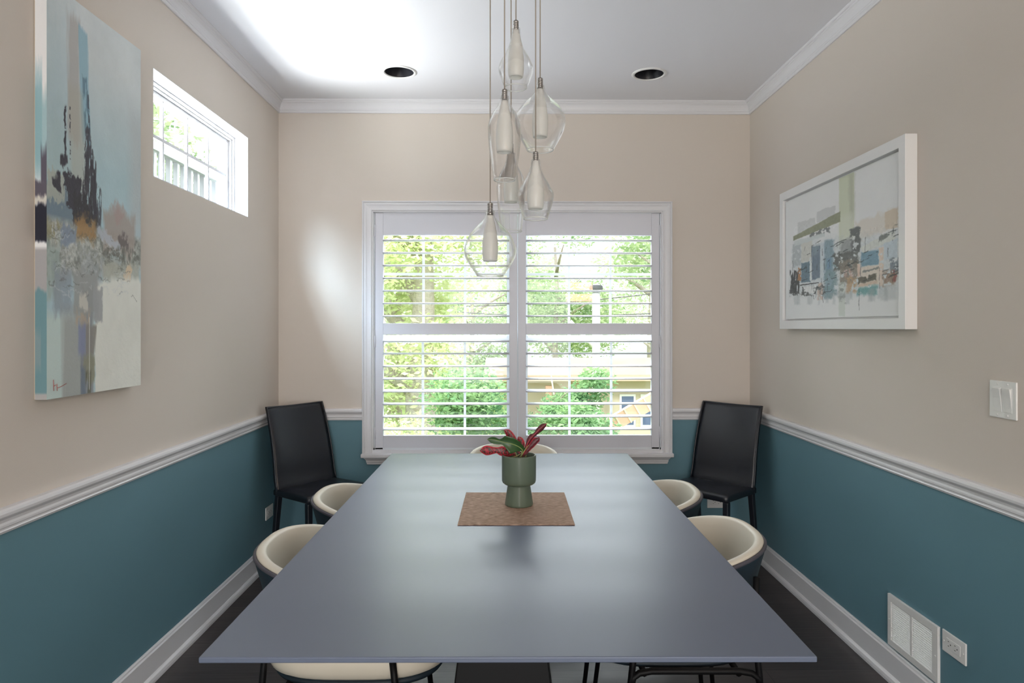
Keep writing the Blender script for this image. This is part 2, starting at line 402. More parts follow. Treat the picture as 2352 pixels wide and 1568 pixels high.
def shutter(x0, x1, hinge_side, label):
    t = thing('plantation_shutter', label, 'window shutter', (x0, 4.055, .602), 0, 'white louvered shutters of the back window')
    ox, oz = x0, .602
    a0, a1 = .049, x1-x0-.049; z0, z1 = 0, 2.003-.602
    y0, y1 = -.014, .014
    for q0, q1 in ((.0015, a0), (a1, x1-x0-.0015)):
        B(q0, q1, y0, y1, z0, z1).build('stile', M['shutter'], t, bevel=.002)
    for q0, q1, nm in ((1.869-oz, z1, 'top_rail'), (1.281-oz, 1.348-oz, 'middle_rail'), (z0, .684-oz, 'bottom_rail')):
        B(a0, a1, y0+.001, y1, q0, q1).build(nm, M['shutter'], t, bevel=.002)
    n = 20
    zs = [1.838-.0745*k-oz for k in range(7)]+[1.243-.0744*k-oz for k in range(8)]
    first = None
    for z in zs:
        if first is None:
            mb = MB(); ring = []
            for k in range(n):
                a = 2*PI*k/n; ring.append((.042*math.copysign(abs(math.cos(a))**.8, math.cos(a)), .0052*math.sin(a)))
            mb.loft([[(a0+.001, p, q) for p, q in ring], [(a1-.001, p, q) for p, q in ring]], capA=True, capB=True)
            first = mb.build('louver', M['shutter'], t, loc=(0, 0, z)); o = first
            first.rotation_euler = (R(1.5), 0, 0)
        else:
            o = first.copy(); C.objects.link(o); o.parent = t; o.location = (0, 0, z)
    hx = .0015 if hinge_side < 0 else x1-x0-.0015
    for hz in (1.895-oz, 1.24-oz, .70-oz):
        mb = MB(); mb.tube([(hx, -.0165, hz-.035), (hx, -.0165, hz+.035)], .0035, 8); mb.box(min(hx, hx-hinge_side*.006), max(hx, hx-hinge_side*.006), -.0155, -.013, hz-.035, hz+.035)
        mb.build('hinge', M['shutter'], t)
shutter(WIN[0]+.007, .0795, -1, 'left white louvered shutter panel, next to the bright patch on the wall')
shutter(.0805, WIN[1]-.007, 1, 'right white louvered shutter panel, nearer the framed picture')

# ------------------------------------------------------------------ left high window
def left_window():
    y0, y1, z0, z1 = LW
    w = struct(empty('window_2', (XL, 3.08, z0))); W = Matrix.Translation(Vector((-XL, -3.08, -z0)))
    def bd(mb, name, m, **k):
        mb.v = [tuple(W @ Vector(p)) for p in mb.v]; return mb.build(name, m, w, **k)
    mb = MB()  # white lining of the reveal
    mb.box(XL-T_, XL-.001, y0, y0+.003, z0, z1); mb.box(XL-T_, XL-.001, y1-.003, y1, z0, z1); mb.box(XL-T_, XL-.001, y0, y1, z1-.003, z1); mb.box(XL-T_, XL-.001, y0, y1, z0, z0+.004)
    bd(mb, 'reveal_lining', M['trim'])
    def ring(xa, xb, e, w_, nm):
        m = MB(); a0, a1, b0, b1 = y0+e, y1-e, z0+e, z1-e
        m.box(xa, xb, a0, a0+w_, b0, b1); m.box(xa, xb, a1-w_, a1, b0, b1); m.box(xa, xb, a0+w_, a1-w_, b0, b0+w_); m.box(xa, xb, a0+w_, a1-w_, b1-w_, b1)
        return bd(m, nm, M['frame_paint'], bevel=.0015)
    ring(XL-T_+.004, XL-.068, .003, .012, 'window_frame')
    ring(XL-T_+.010, XL-.078, .015, .008, 'window_stop')
    ring(XL-T_+.014, XL-.092, .023, .016, 'sash_frame')
    ga, gb, za, zb = y0+.039, y1-.039, z0+.039, z1-.039
    m = MB(); X0, X1 = XL-.112, XL-.100
    for y in (2.662, 2.881, 3.101, 3.319): m.box(X0, X1, y-.006, y+.006, za, zb)
    m.box(X0-.001, X1+.001, ga, gb, 2.096, 2.110)
    bd(m, 'muntin', M['frame_paint']); bd(B(XL-.108, XL-.105, ga, gb, za, zb), 'glass', M['pane'])
left_window()

# unseen glass door behind the camera, added as an opening for fill light
def added_rear_door():
    d = struct(empty('added_door_1', (.075, YF-.08, 0))); W = Matrix.Translation(Vector((-.075, -(YF-.08), 0)))
    mb = MB(); y0, y1 = YF-.12, YF-.05
    for a, b in ((-.949, -.89), (.045, .105), (1.04, 1.099)): mb.box(a, b, y0, y1, .001, 2.149)
    for a, b in ((.001, .08), (2.08, 2.149)): mb.box(-.89, .045, y0, y1, a, b); mb.box(.105, 1.04, y0, y1, a, b)
    mb.v = [tuple(W @ Vector(p)) for p in mb.v]; mb.build('added_door_frame', M['trim'], d)
    g = MB(); g.box(-.89, .045, YF-.09, YF-.086, .08, 2.08); g.box(.105, 1.04, YF-.09, YF-.086, .08, 2.08)
    g.v = [tuple(W @ Vector(p)) for p in g.v]; g.build('added_door_glass', M['pane'], d)
added_rear_door()

# ------------------------------------------------------------------ recessed lights
for i, (x, y) in enumerate(CANS):
    t = thing('recessed_light', ('round recessed ceiling light with black baffle, on the side of the high window', 'round recessed ceiling light with black baffle, on the side of the framed picture')[i], 'ceiling light', (x, y, ZC), 0, 'recessed lights in the ceiling')
    MB().lathe([(.0755, .004), (.0755, -.003), (.080, -.006), (.086, -.005), (.092, -.001), (.092, .0005)], 48).build('trim_ring', M['white_plastic'], t)
    pr = [(.0752, -.001)]
    for k in range(14): z = .004+k*.0055; r = .0750-k*.0012; pr += [(r, z), (r-.0016, z+.0028)]
    pr += [(.056, .086), (.001, .088)]
    MB().lathe(pr, 40).build('baffle', M['baffle'], t)
    MB().lathe([(.001, .050), (.020, .050), (.036, .054), (.044, .062), (.046, .080)], 32).build('bulb', M['lens'], t)

# ------------------------------------------------------------------ paintings
rng = np.random.default_rng(11)
def vnoise(w, h, fx, fy, oct_=4, seed=0):
    r = np.random.default_rng(seed); out = np.zeros((h, w)); amp = 1; tot = 0
    for o in range(oct_):
        gx, gy = max(2, int(fx*2**o)), max(2, int(fy*2**o)); g = r.random((gy+2, gx+2))
        X = np.linspace(0, gx, w, endpoint=False); Y = np.linspace(0, gy, h, endpoint=False)
        xi = X.astype(int); yi = Y.astype(int); xf = X-xi; yf = Y-yi; xf = xf*xf*(3-2*xf); yf = yf*yf*(3-2*yf)
        a = g[yi][:, xi]; b = g[yi][:, xi+1]; c = g[yi+1][:, xi]; d = g[yi+1][:, xi+1]
        out += amp*((a*(1-xf)+b*xf)*(1-yf[:, None])+(c*(1-xf)+d*xf)*yf[:, None]); tot += amp; amp *= .55
    return out/tot
class Art:
    def __init__(s, w, h, bg):
        s.w, s.h = w, h; s.im = np.zeros((h, w, 3)); s.im[:] = np.array(bg)/255.
        s.X, s.Y = np.meshgrid((np.arange(w)+.5)/w, (np.arange(h)+.5)/h); s.seed = 1
    def n(s, fx, fy, o=4): s.seed += 1; return vnoise(s.w, s.h, fx, fy, o, s.seed)
    def blend(s, a, col): s.im += a[..., None]*(np.array(col)/255.-s.im)
    def quad(s, pts, col, al=1, soft=.006, rag=0, fx=40, fy=40, thr=None, vx=.0):
        """polygon (TL,TR,BR,BL) in s,t; rag = ragged edge; thr = break-up by noise"""
        X = s.X+(s.n(fx, fy)-.5)*rag; Y = s.Y+(s.n(fx, fy)-.5)*rag
        d = np.full(X.shape, 9.)
        for i in range(4):
            x0, y0 = pts[i]; x1, y1 = pts[(i+1) % 4]; L = math.hypot(x1-x0, y1-y0)+1e-9
            d = np.minimum(d, ((x1-x0)*(Y-y0)-(y1-y0)*(X-x0))/L)
        a = np.clip(d/soft+.5, 0, 1)*al
        if thr is not None:
            nn = s.n(fx, fy, 5); a = a*np.clip((nn-thr)*14+.5, 0, 1)
        s.blend(a, col)
        return s
    def rect(s, x0, x1, y0, y1, col, **k): return s.quad([(x0, y0), (x1, y0), (x1, y1), (x0, y1)], col, **k)
    def mottle(s, amt, fx, fy, mask=1):
        nn = (s.n(fx, fy, 5)-.5)*2*amt; s.im += (nn*mask)[..., None]
    def grid(s, name, org, ux, uy, m, parent):
        """mesh grid: org top-left, ux along s, uy along t (downwards)"""
        w, h = s.w, s.h; im = np.clip(s.im, 0, 1)
        lin_ = np.where(im <= .04045, im/12.92, ((im+.055)/1.055)**2.4)
        X, Y = np.meshgrid(np.linspace(0, 1, w), np.linspace(0, 1, h))
        org, ux, uy = map(np.array, (org, ux, uy))
        v = (org[None, None, :]+X[..., None]*ux+Y[..., None]*uy).reshape(-1, 3)
        idx = np.arange(w*h).reshape(h, w); f = np.stack([idx[:-1, :-1], idx[1:, :-1], idx[1:, 1:], idx[:-1, 1:]], -1).reshape(-1, 4)
        me = bpy.data.meshes.new(name); me.vertices.add(len(v)); me.vertices.foreach_set('co', v.ravel())
        me.loops.add(f.size); me.loops.foreach_set('vertex_index', f.ravel().astype(np.int32)); me.polygons.add(len(f))
        me.polygons.foreach_set('loop_start', np.arange(0, f.size, 4, dtype=np.int32)); me.update(calc_edges=True); me.validate()
        ca = me.color_attributes.new('paint', 'FLOAT_COLOR', 'POINT')
        ca.data.foreach_set('color', np.concatenate([lin_.reshape(-1, 3), np.ones((w*h, 1))], 1).ravel())
        me.materials.append(m); me.polygons.foreach_set('use_smooth', [True]*len(f))
        o = bpy.data.objects.new(name, me); C.objects.link(o); o.parent = parent; return o

def tall_painting():
    W, H = 300, 700; A = Art(W, H, (212, 219, 220))
    # sky-like field
    g = np.clip((A.Y-.12)/.3, 0, 1)
    A.blend(g*.75*(A.X > .0)*np.clip(1.15-A.X*.25, 0, 1), (170, 204, 214)); A.mottle(.035, 6, 12)
    A.rect(.0, .2, .30, .50, (176, 198, 196), al=.6, soft=.08, rag=.1)
    A.rect(-.05, .2, .05, .40, (170, 194, 202), al=.5, soft=.2, rag=.1)
    A.rect(.86, 1.1, .2, .56, (190, 196, 198), al=.7, soft=.12)
    A.rect(.19, .30, .05, .36, (176, 172, 168), al=.75, soft=.03, rag=.05, fy=8)
    A.quad([(.285, .05), (.375, .07), (.40, .30), (.33, .36)], (144, 184, 200), al=.85, soft=.012, rag=.03, fy=10)
    A.quad([(.33, .18), (.385, .18), (.42, .40), (.36, .40)], (96, 128, 146), al=.8, soft=.01, rag=.02, fx=60, fy=20, thr=.5)
    A.quad([(.2, .22), (.33, .22), (.36, .50), (.22, .50)], (184, 182, 168), al=.6, soft=.03, rag=.04, fx=30, fy=6)
    dk = (62, 60, 70)
    A.rect(.155, .172, .27, .46, dk, soft=.004, rag=.02, fx=20, fy=60, thr=.40)
    A.rect(.205, .214, .28, .45, dk, soft=.003, rag=.015, fx=20, fy=90, thr=.52)
    A.quad([(.375, .22), (.39, .22), (.43, .46), (.415, .46)], dk, al=.7, soft=.004, rag=.01, fx=20, fy=60, thr=.48)
    A.rect(.12, .19, .405, .43, dk, soft=.008, rag=.04, fx=20, fy=20)
    A.quad([(.36, .30), (.42, .32), (.50, .56), (.30, .56)], dk, al=.9, soft=.01, rag=.05, fx=60, fy=30, thr=.50)
    A.quad([(.34, .38), (.46, .38), (.48, .54), (.30, .54)], dk, al=.95, soft=.01, rag=.05, fx=50, fy=20, thr=.42)
    # dark masses
    A.rect(-.02, .32, .49, .60, (110, 128, 142), al=.85, soft=.02, rag=.06, fx=20, fy=40)
    A.rect(.0, .16, .45, .52, (180, 186, 176), al=.9, soft=.01, rag=.05, fx=60, fy=60)
    A.quad([(.12, .435), (.31, .45), (.33, .57), (.19, .52)], dk, soft=.008, rag=.07, fx=30, fy=50, thr=.33)
    A.quad([(.05, .46), (.13, .45), (.12, .50), (.06, .49)], dk, soft=.008, rag=.04, fx=16, fy=40)
    A.quad([(.23, .49), (.42, .47), (.48, .59), (.24, .58)], (56, 54, 60), soft=.01, rag=.05, fx=40, fy=40, thr=.36)
    A.quad([(.44, .44), (.53, .46), (.52, .57), (.44, .57)], dk, al=.8, soft=.01, rag=.05, fx=60, fy=25, thr=.46)
    A.quad([(.26, .54), (.48, .54), (.48, .60), (.26, .59)], (70, 66, 60), soft=.01, rag=.05, fx=60, fy=60, thr=.45)
    # crusty middle
    body = np.clip((A.Y-.555)/.02, 0, 1)*np.clip((.74-A.Y-A.X*.06)/.04+A.n(14, 14)-.5, 0, 1)
    A.blend(body*.95, (170, 173, 166)); A.mottle(.22, 60, 110, body); A.mottle(.16, 14, 26, body)
    A.rect(.56, .92, .50, .62, (172, 160, 152), al=.85, soft=.03, rag=.08, fx=12, fy=16)
    A.quad([(.64, .49), (.72, .475), (.80, .50), (.70, .54)], (178, 154, 150), al=.6, soft=.02, rag=.05)
    A.rect(.72, .84, .565, .60, (118, 110, 108), soft=.01, rag=.05, fx=30, fy=40, thr=.4)
    A.rect(.26, .46, .545, .605, (172, 134, 84), al=.85, soft=.02, rag=.04, fx=30, fy=40, thr=.32)
    A.rect(.12, .27, .575, .62, (134, 150, 172), al=.8, soft=.01, rag=.04)
    A.rect(.0, .12, .575, .62, (148, 142, 104), al=.7, soft=.02, rag=.05, thr=.35)
    A.quad([(.48, .555), (.74, .59), (.74, .615), (.48, .585)], (192, 200, 210), al=.85, soft=.01, rag=.04, fx=30, fy=50)
    A.quad([(.50, .60), (.98, .61), (.98, .65), (.55, .64)], (104, 108, 100), al=.7, soft=.02, rag=.05, fx=40, fy=50, thr=.46)
    A.rect(.62, .76, .625, .655, (176, 188, 190), al=.9, soft=.01, rag=.04, fx=30, fy=60, thr=.35)
    A.rect(.30, .58, .64, .72, (178, 186, 190), al=.6, soft=.03, rag=.06, thr=.4)
    A.rect(.0, .12, .62, .76, (170, 188, 182), al=.8, soft=.03, rag=.06)
    A.rect(.54, .98, .65, .705, (188, 190, 176), al=.8, soft=.03, rag=.05)
    A.quad([(.82, .645), (.89, .655), (.86, .71), (.76, .705)], (222, 204, 176), soft=.01, rag=.03)
    # lower fields
    m = np.clip((A.X-.44)/.02+(A.n(8, 20)-.5)*3, 0, 1)*np.clip((A.Y-.715+.04*A.X)/.02+(A.n(14, 14)-.5)*2, 0, 1)
    A.blend(m, (236, 238, 230)); A.mottle(.02, 12, 20, m)
    m = np.clip((A.Y-.78)/.03, 0, 1)*np.clip((.46-A.X)/.03, 0, 1); A.blend(m*.95, (206, 224, 220))
    A.rect(.06, .22, .68, .79, (150, 160, 172), al=.7, soft=.04, rag=.08)
    A.rect(.14, .36, .79, 1.05, (164, 166, 164), al=.75, soft=.05, rag=.05, fx=40, fy=4)
    A.rect(.31, .44, .72, 1.05, (140, 144, 152), al=.85, soft=.015, rag=.03, fx=40, fy=6)
    A.rect(.24, .49, .68, .80, (162, 164, 162), al=.85, soft=.02, rag=.04)
    A.rect(.44, .54, .72, .81, (168, 172, 174), al=.9, soft=.01, rag=.03)
    A.rect(.30, .38, .74, .78, (214, 212, 202), al=.9, soft=.01, rag=.03)
    A.rect(.26, .40, .79, .82, (196, 176, 152), al=.7, soft=.02, rag=.04, thr=.4)
    A.rect(.29, .36, .82, .90, (138, 146, 182), al=.8, soft=.02, rag=.03)
    A.quad([(.36, .82), (.48, .82), (.45, .90), (.36, .90)], (146, 142, 136), al=.9, soft=.01, rag=.03, fx=50, fy=10)
    A.rect(.34, .45, .90, .97, (150, 150, 128), al=.9, soft=.015, rag=.03)
    A.rect(.36, .42, .94, 1.05, (104, 104, 88), al=.8, soft=.01, rag=.02, fx=60, fy=8, thr=.42)
    A.rect(.31, .36, .93, 1.05, (116, 130, 146), al=.8, soft=.015, rag=.02)
    A.rect(.395, .402, .80, .99, (230, 232, 228), al=.8, soft=.004, rag=.005)
    for q in range(70):
        x, y = rng.random()*.9, .58+rng.random()*.17
        A.rect(x, x+.03+rng.random()*.12, y, y+.0025, (96, 98, 90) if q % 2 else (214, 220, 220), al=.55, soft=.003, rag=.05, fx=18, fy=30)
    t = thing('canvas_painting', 'tall unframed abstract canvas in pale blue, charcoal and cream on the left wall', 'painting', (XL, 2.196, 1.117))
    y0, y1, z0, z1, xf = -.25, .25, 0, 1.191, .036
    A.grid('painted_front', (xf, y0, z1), (0, y1-y0, 0), (0, 0, z0-z1), M['paint_a'], t)
    S = Art(30, 700, (238, 240, 242))
    S.rect(-1, .6, .22, .46, (150, 190, 200), soft=.08, rag=.05, al=.9); S.rect(-1, 2, .28, .46, (146, 186, 194), al=.75, soft=.06, rag=.08, fx=3, fy=8)
    S.rect(.5, 1.2, .40, .52, (96, 92, 106), soft=.05, rag=.1, fx=4, fy=8); S.rect(-1, 2, .478, .53, (98, 94, 106), soft=.01, rag=.02, fx=3, fy=4)
    S.rect(-1, 2, .515, .535, (214, 212, 204), soft=.01, rag=.03, fx=6, fy=30)
    S.rect(-1, 2, .535, .625, (40, 42, 56), soft=.008, rag=.03, fx=3, fy=12); S.rect(-1, 2, .64, 1.2, (170, 170, 172), soft=.01)
    S.rect(-1, 2, .74, 1.2, (112, 150, 158), soft=.01, rag=.03, fx=3, fy=8); S.rect(-1, .5, .84, .93, (160, 166, 168), al=.4, soft=.03, rag=.05, fx=3, fy=8)
    S.rect(-1, 2, .985, 1.2, (176, 176, 176), soft=.006)
    S.grid('canvas_side', (.003, y0, z1), (xf-.003, 0, 0), (0, 0, z0-z1), M['paint_b'], t)
    mb = MB(); mb.box(.0005, xf-.0008, y0+.0008, y1, z0+.0004, z1-.0004); mb.build('canvas_back', M['siding'], t)
    sg = MB(); xs = xf+.0012
    def stroke(pts): sg.tube([(xs, y0+a*.5, z1-b*1.19) for a, b in pts], .0008, 6)
    stroke([(.055, .955), (.058, .982)]); stroke([(.085, .966), (.088, .983)]); stroke([(.057, .971), (.075, .968)]); stroke([(.09, .976), (.12, .974), (.17, .968)])
    tag(sg.build('signature', M['red_ink'], t), 'thin red signature strokes')
tall_painting()

def framed_painting():
    W, H = 460, 310; A = Art(W, H, (232, 233, 234)); A.mottle(.012, 5, 5)
    q = A.quad
    q([(.14, .21), (.33, .22), (.33, .33), (.14, .33)], (206, 208, 208), al=.9, rag=.02); q([(.345, .18), (.515, .185), (.515, .27), (.345, .265)], (200, 202, 203), al=.9, rag=.02)
    q([(.55, .0), (.675, .0), (.675, .44), (.55, .48)], (206, 212, 186), soft=.006, rag=.006); q([(.63, .0), (.675, .0), (.675, .30), (.645, .36)], (172, 176, 156), al=.7, soft=.03, rag=.02)
    q([(.55, .28), (.675, .28), (.67, .46), (.55, .50)], (218, 222, 206), al=.6, soft=.05)
    q([(.68, .35), (.985, .339), (.985, .456), (.70, .49)], (222, 214, 204), al=.9, soft=.03, rag=.05); q([(.90, .342), (.983, .339), (.983, .456), (.90, .461)], (212, 196, 176), soft=.008, rag=.02)
    q([(.10, .37), (.99, .5), (.97, .86), (.06, .80)], (196, 206, 210), al=.55, soft=.08, rag=.08)
    q([(.08, .37), (.18, .38), (.18, .56), (.08, .57)], (178, 186, 190), al=.9, soft=.01, rag=.03, thr=.35)
    q([(.18, .38), (.30, .37), (.29, .55), (.18, .55)], (208, 208, 200), al=.9, soft=.01, rag=.02)
    q([(.09, .314), (.561, .239), (.561, .314), (.09, .35)], (140, 144, 118), soft=.004, rag=.008); A.mottle(.05, 50, 50, (A.X > .09)*(A.X < .56)*(A.Y > .24)*(A.Y < .35))
    q([(.27, .338), (.465, .325), (.465, .37), (.27, .368)], (100, 106, 108), al=.9, soft=.008, rag=.03, thr=.42)
    q([(.10, .355), (.42, .36), (.42, .385), (.10, .40)], (206, 214, 214), al=.9, soft=.005, rag=.015)
    q([(.18, .55), (.28, .55), (.28, .715), (.18, .705)], (96, 122, 138), soft=.006, rag=.012)
    q([(.292, .439), (.377, .445), (.377, .691), (.292, .702)], (104, 122, 140), soft=.006, rag=.012); q([(.30, .44), (.37, .44), (.36, .50), (.30, .52)], (128, 146, 160), al=.8, soft=.03, rag=.03)
    q([(.377, .43), (.424, .43), (.424, .733), (.377, .729)], (204, 214, 220), soft=.005, rag=.01); q([(.27, .52), (.292, .52), (.292, .70), (.27, .70)], (222, 228, 230), soft=.004, rag=.01)
    q([(.417, .421), (.502, .429), (.502, .842), (.417, .847)], (124, 152, 168), al=.9, soft=.02, rag=.03); q([(.417, .60), (.53, .60), (.53, .84), (.417, .86)], (118, 148, 156), al=.8, soft=.02, rag=.04, thr=.42)
    q([(.44, .56), (.48, .56), (.48, .64), (.44, .64)], (96, 140, 182), al=.6, soft=.02)
    q([(.056, .592), (.16, .618), (.15, .789), (.054, .783)], (58, 60, 62), soft=.006, rag=.04, fx=60, fy=12, thr=.44)
    q([(.142, .583), (.182, .588), (.182, .695), (.142, .686)], (170, 118, 78), soft=.01, rag=.03, thr=.36)
    q([(.642, .391), (.72, .391), (.726, .56), (.642, .553)], (86, 90, 92), al=.95, soft=.01, rag=.03, thr=.40)
    q([(.57, .46), (.66, .44), (.66, .56), (.57, .56)], (140, 144, 146), al=.8, soft=.03, rag=.04)
    q([(.50, .53), (.71, .55), (.71, .667), (.50, .659)], (84, 86, 84), al=.9, soft=.015, rag=.04, thr=.42)
    q([(.558, .594), (.709, .608), (.709, .77), (.558, .765)], (132, 122, 110), al=.9, soft=.015, rag=.04, thr=.42)
    q([(.726, .567), (.86, .57), (.855, .665), (.731, .665)], (112, 150, 172), soft=.01, rag=.02); A.mottle(.05, 60, 60, (A.X > .5)*(A.Y > .5)*(A.Y < .8))
    q([(.72, .533), (.969, .468), (.964, .53), (.742, .57)], (216, 220, 214), soft=.005, rag=.012); q([(.86, .49), (.97, .465), (.965, .49), (.86, .52)], (90, 96, 94), al=.8, soft=.006, rag=.03, thr=.45)
    q([(.894, .539), (.982, .524), (.982, .641), (.894, .644)], (194, 208, 218), al=.9, soft=.008, rag=.02); q([(.932, .641), (.985, .645), (.985, .733), (.932, .727)], (122, 132, 144), soft=.01, rag=.03, thr=.35)
    q([(.72, .664), (.865, .668), (.865, .80), (.705, .795)], (224, 212, 198), soft=.01, rag=.02); q([(.705, .73), (.845, .721), (.84, .765), (.705, .776)], (92, 86, 74), soft=.008, rag=.03, thr=.36)
    q([(.74, .69), (.86, .68), (.86, .692), (.74, .702)], (90, 96, 96), al=.7, soft=.004, rag=.02); q([(.71, .775), (.85, .765), (.85, .785), (.71, .80)], (206, 178, 156), al=.7, soft=.01, rag=.02)
    q([(.612, .717), (.698, .726), (.698, .829), (.612, .823)], (186, 146, 104), al=.75, soft=.02, rag=.04, thr=.38); q([(.60, .66), (.66, .66), (.66, .73), (.60, .73)], (200, 160, 150), al=.7, soft=.02, rag=.04, thr=.45)
    q([(.698, .80), (.85, .80), (.85, .856), (.698, .855)], (104, 160, 162), soft=.02, rag=.03, thr=.30)
    q([(.86, .56), (.889, .56), (.889, .803), (.86, .809)], (222, 204, 190), soft=.006, rag=.02, thr=.30); q([(.70, .64), (.722, .64), (.722, .72), (.70, .73)], (222, 196, 180), soft=.005, rag=.01)
    q([(.889, .715), (.976, .717), (.973, .811), (.889, .811)], (142, 112, 90), al=.85, soft=.02, rag=.04, thr=.36); q([(.95, .72), (.975, .72), (.975, .79), (.95, .79)], (134, 60, 58), al=.8, soft=.005, rag=.02, thr=.45)
    q([(.899, .803), (.973, .803), (.973, .895), (.899, .90)], (200, 204, 206), al=.9, soft=.02)
    q([(.049, .75), (.417, .74), (.417, .83), (.049, .803)], (70, 72, 74), al=.9, soft=.006, rag=.04, fx=40, fy=40, thr=.50)
    q([(.17, .722), (.36, .725), (.36, .732), (.17, .732)], (60, 60, 62), soft=.003, rag=.01); q([(.20, .745), (.34, .745), (.32, .805), (.21, .785)], (230, 232, 232), soft=.004, rag=.02)
    q([(.349, .736), (.40, .736), (.40, .855), (.349, .862)], (206, 184, 172), al=.8, soft=.01, rag=.03, thr=.38)
    q([(.546, .75), (.60, .75), (.60, .99), (.546, .99)], (206, 214, 206), al=.8, soft=.008, rag=.01); q([(.55, .76), (.60, .76), (.60, .90), (.55, .90)], (120, 126, 122), al=.7, soft=.02, rag=.03, thr=.52)
    A.blend(.16*np.ones((H, W)), (236, 238, 238))
    A.mottle(.05, 90, 70, (A.X > .06)*(A.X < .98)*(A.Y > .42)*(A.Y < .84))
    for k in range(70):
        x = .06+rng.random()*.92; y = .42+rng.random()*.42; L = .04+rng.random()*.12
        if rng.random() < .5: A.rect(x, x+.004, y, y+L, (60, 64, 66), al=.6, soft=.003, rag=.02, fx=30, fy=20, thr=.46)
        else: A.quad([(x, y), (x+L, y-.02), (x+L, y-.014), (x, y+.006)], (64, 70, 72), al=.65, soft=.003, rag=.02, fx=30, fy=20, thr=.44)
    for k in range(20):
        x = .06+rng.random()*.85; y = .8+rng.random()*.03; A.rect(x, x+.015+rng.random()*.03, y, y+.03+rng.random()*.05, (170, 178, 180), al=.35, soft=.015, rag=.02)
    t = thing('framed_picture', 'white floater-framed abstract town scene on the right wall', 'picture', (XR, 2.945, 1.315))
    y0, y1, z1, fx = -.550, .550, .692, -.044; b = .041
    mb = MB(); cr = [(y0, 0), (y1, 0), (y1, z1), (y0, z1)]; ci = [(y0+b, b), (y1-b, b), (y1-b, z1-b), (y0+b, z1-b)]
    vs = [(fx, a, c) for a, c in cr]+[(fx, a, c) for a, c in ci]+[(0, a, c) for a, c in cr]+[(-.018, a, c) for a, c in ci]
    fs = []
    for k in range(4):
        j = (k+1) % 4; fs += [(k, j, 4+j, 4+k), (8+k, 8+j, j, k), (4+k, 4+j, 12+j, 12+k)]
    fs += [(12, 13, 14, 15), (11, 10, 9, 8)]
    mb.add(vs, fs); mb.build('picture_frame', M['frame_white'], t, bevel=.0015)
    e = b+.009; xf = -.032
    A.grid('painted_front', (xf, y1-e, z1-e), (0, -(y1-y0-2*e), 0), (0, 0, -(z1-2*e)), M['paint_b'], t)
    B(xf+.0006, -.016, y0+e, y1-e, e, z1-e).build('panel_edge', M['frame_white'], t)
framed_painting()

# ------------------------------------------------------------------ wall fittings
def plate_frame(name, label, cat, origin, face):
    """local frame: u along the wall, w up, n out of the wall"""
    u, n = {'left': ((0, 1, 0), (1, 0, 0)), 'right': ((0, -1, 0), (-1, 0, 0)), 'back': ((1, 0, 0), (0, -1, 0))}[face]
    t = thing(name, label, cat, origin)
    T = Matrix(((u[0], -n[0], 0, 0), (u[1], -n[1], 0, 0), (0, 0, 1, 0), (0, 0, 0, 1)))   # (u, into wall, up)
    def bd(mb, nm, m, **k):
        mb.v = [tuple(T @ Vector(p)) for p in mb.v]; return mb.build(nm, m, t, **k)
    return bd
def screw(cx, cz, y):
    T = Matrix.Translation((cx, y, cz)) @ Matrix.Rotation(PI/2, 4, 'X')
    return MB().lathe([(.0001, .0015), (.002, .0014), (.003, .0004), (.003, -.001)], 12, T=T)
def outlet(label, origin, face):
    bd = plate_frame('wall_outlet', label, 'electrical outlet', origin, face)
    bd(B(-.0575, .0575, -.006, 0, 0, .070), 'cover_plate', M['white_plastic'], bevel=.002)
    bd(B(-.034, .034, -.0075, -.0055, .0185, .0515), 'receptacle', M['white_plastic'], bevel=.0008)
    s = MB()
    for c in (-.017, .015):
        s.box(c-.008, c-.003, -.0079, -.0072, .0415, .0435); s.box(c-.008, c-.003, -.0079, -.0072, .0265, .0285); s.lathe([(.0001, 0), (.0022, 0), (.0022, -.0006)], 10, T=Matrix.Translation((c+.005, -.0078, .035)) @ Matrix.Rotation(PI/2, 4, 'X'))
    bd(s, 'socket_slots', M['dark'])
    for c in (-.0475, .0475): bd(screw(c, .035, -.006), 'screw', M['white_plastic'])
outlet('white wall outlet beside the vent grille, low on the right wall', (XR, 2.193, .253), 'right')
outlet('white wall outlet seen under the right black leather chair', (1.262, YB, .253), 'back')
outlet('white wall outlet partly hidden by the leg of the left black leather chair', (XL, 3.872, .247), 'left')
bd = plate_frame('light_switch', 'white double rocker light switch on the right wall', 'light switch', (XR, 1.976, 1.056), 'right')
bd(B(-.054, .054, -.006, 0, 0, .109), 'switch_plate', M['white_plastic'], bevel=.0025)
for c in (-.020, .021):
    bd(B(c-.0175, c+.0175, -.0066, -.0055, .019, .090), 'rocker_surround', M['white_plastic'], bevel=.0005)
    mb = MB(); a, b_ = c-.0145, c+.0145
    mb.add([(a, -.006, .022), (b_, -.006, .022), (b_, -.0085, .058), (a, -.0085, .058), (a, -.0125, .087), (b_, -.0125, .087), (a, -.005, .087), (b_, -.005, .087), (a, -.005, .022), (b_, -.005, .022)],
           [(0, 1, 2, 3), (3, 2, 5, 4), (4, 5, 7, 6), (0, 3, 4, 6, 8), (1, 9, 7, 5, 2), (8, 9, 1, 0)])
    bd(mb, 'rocker', M['white_plastic'])
for c in (-.020, .021):
    for z in (.009, .100): bd(screw(c, z, -.006), 'screw', M['white_plastic'])
bd = plate_frame('vent_grille', 'white metal return-air vent grille low on the right wall', 'vent', (XR, 2.417, .127), 'right')
mb = MB(); a, h = .149, .192
mb.box(-a, a, -.010, 0, 0, .024); mb.box(-a, a, -.010, 0, h-.026, h); mb.box(-a, -a+.022, -.010, 0, .024, h-.026); mb.box(a-.030, a, -.010, 0, .024, h-.026); mb.box(-.008, .004, -.009, 0, .024, h-.026)
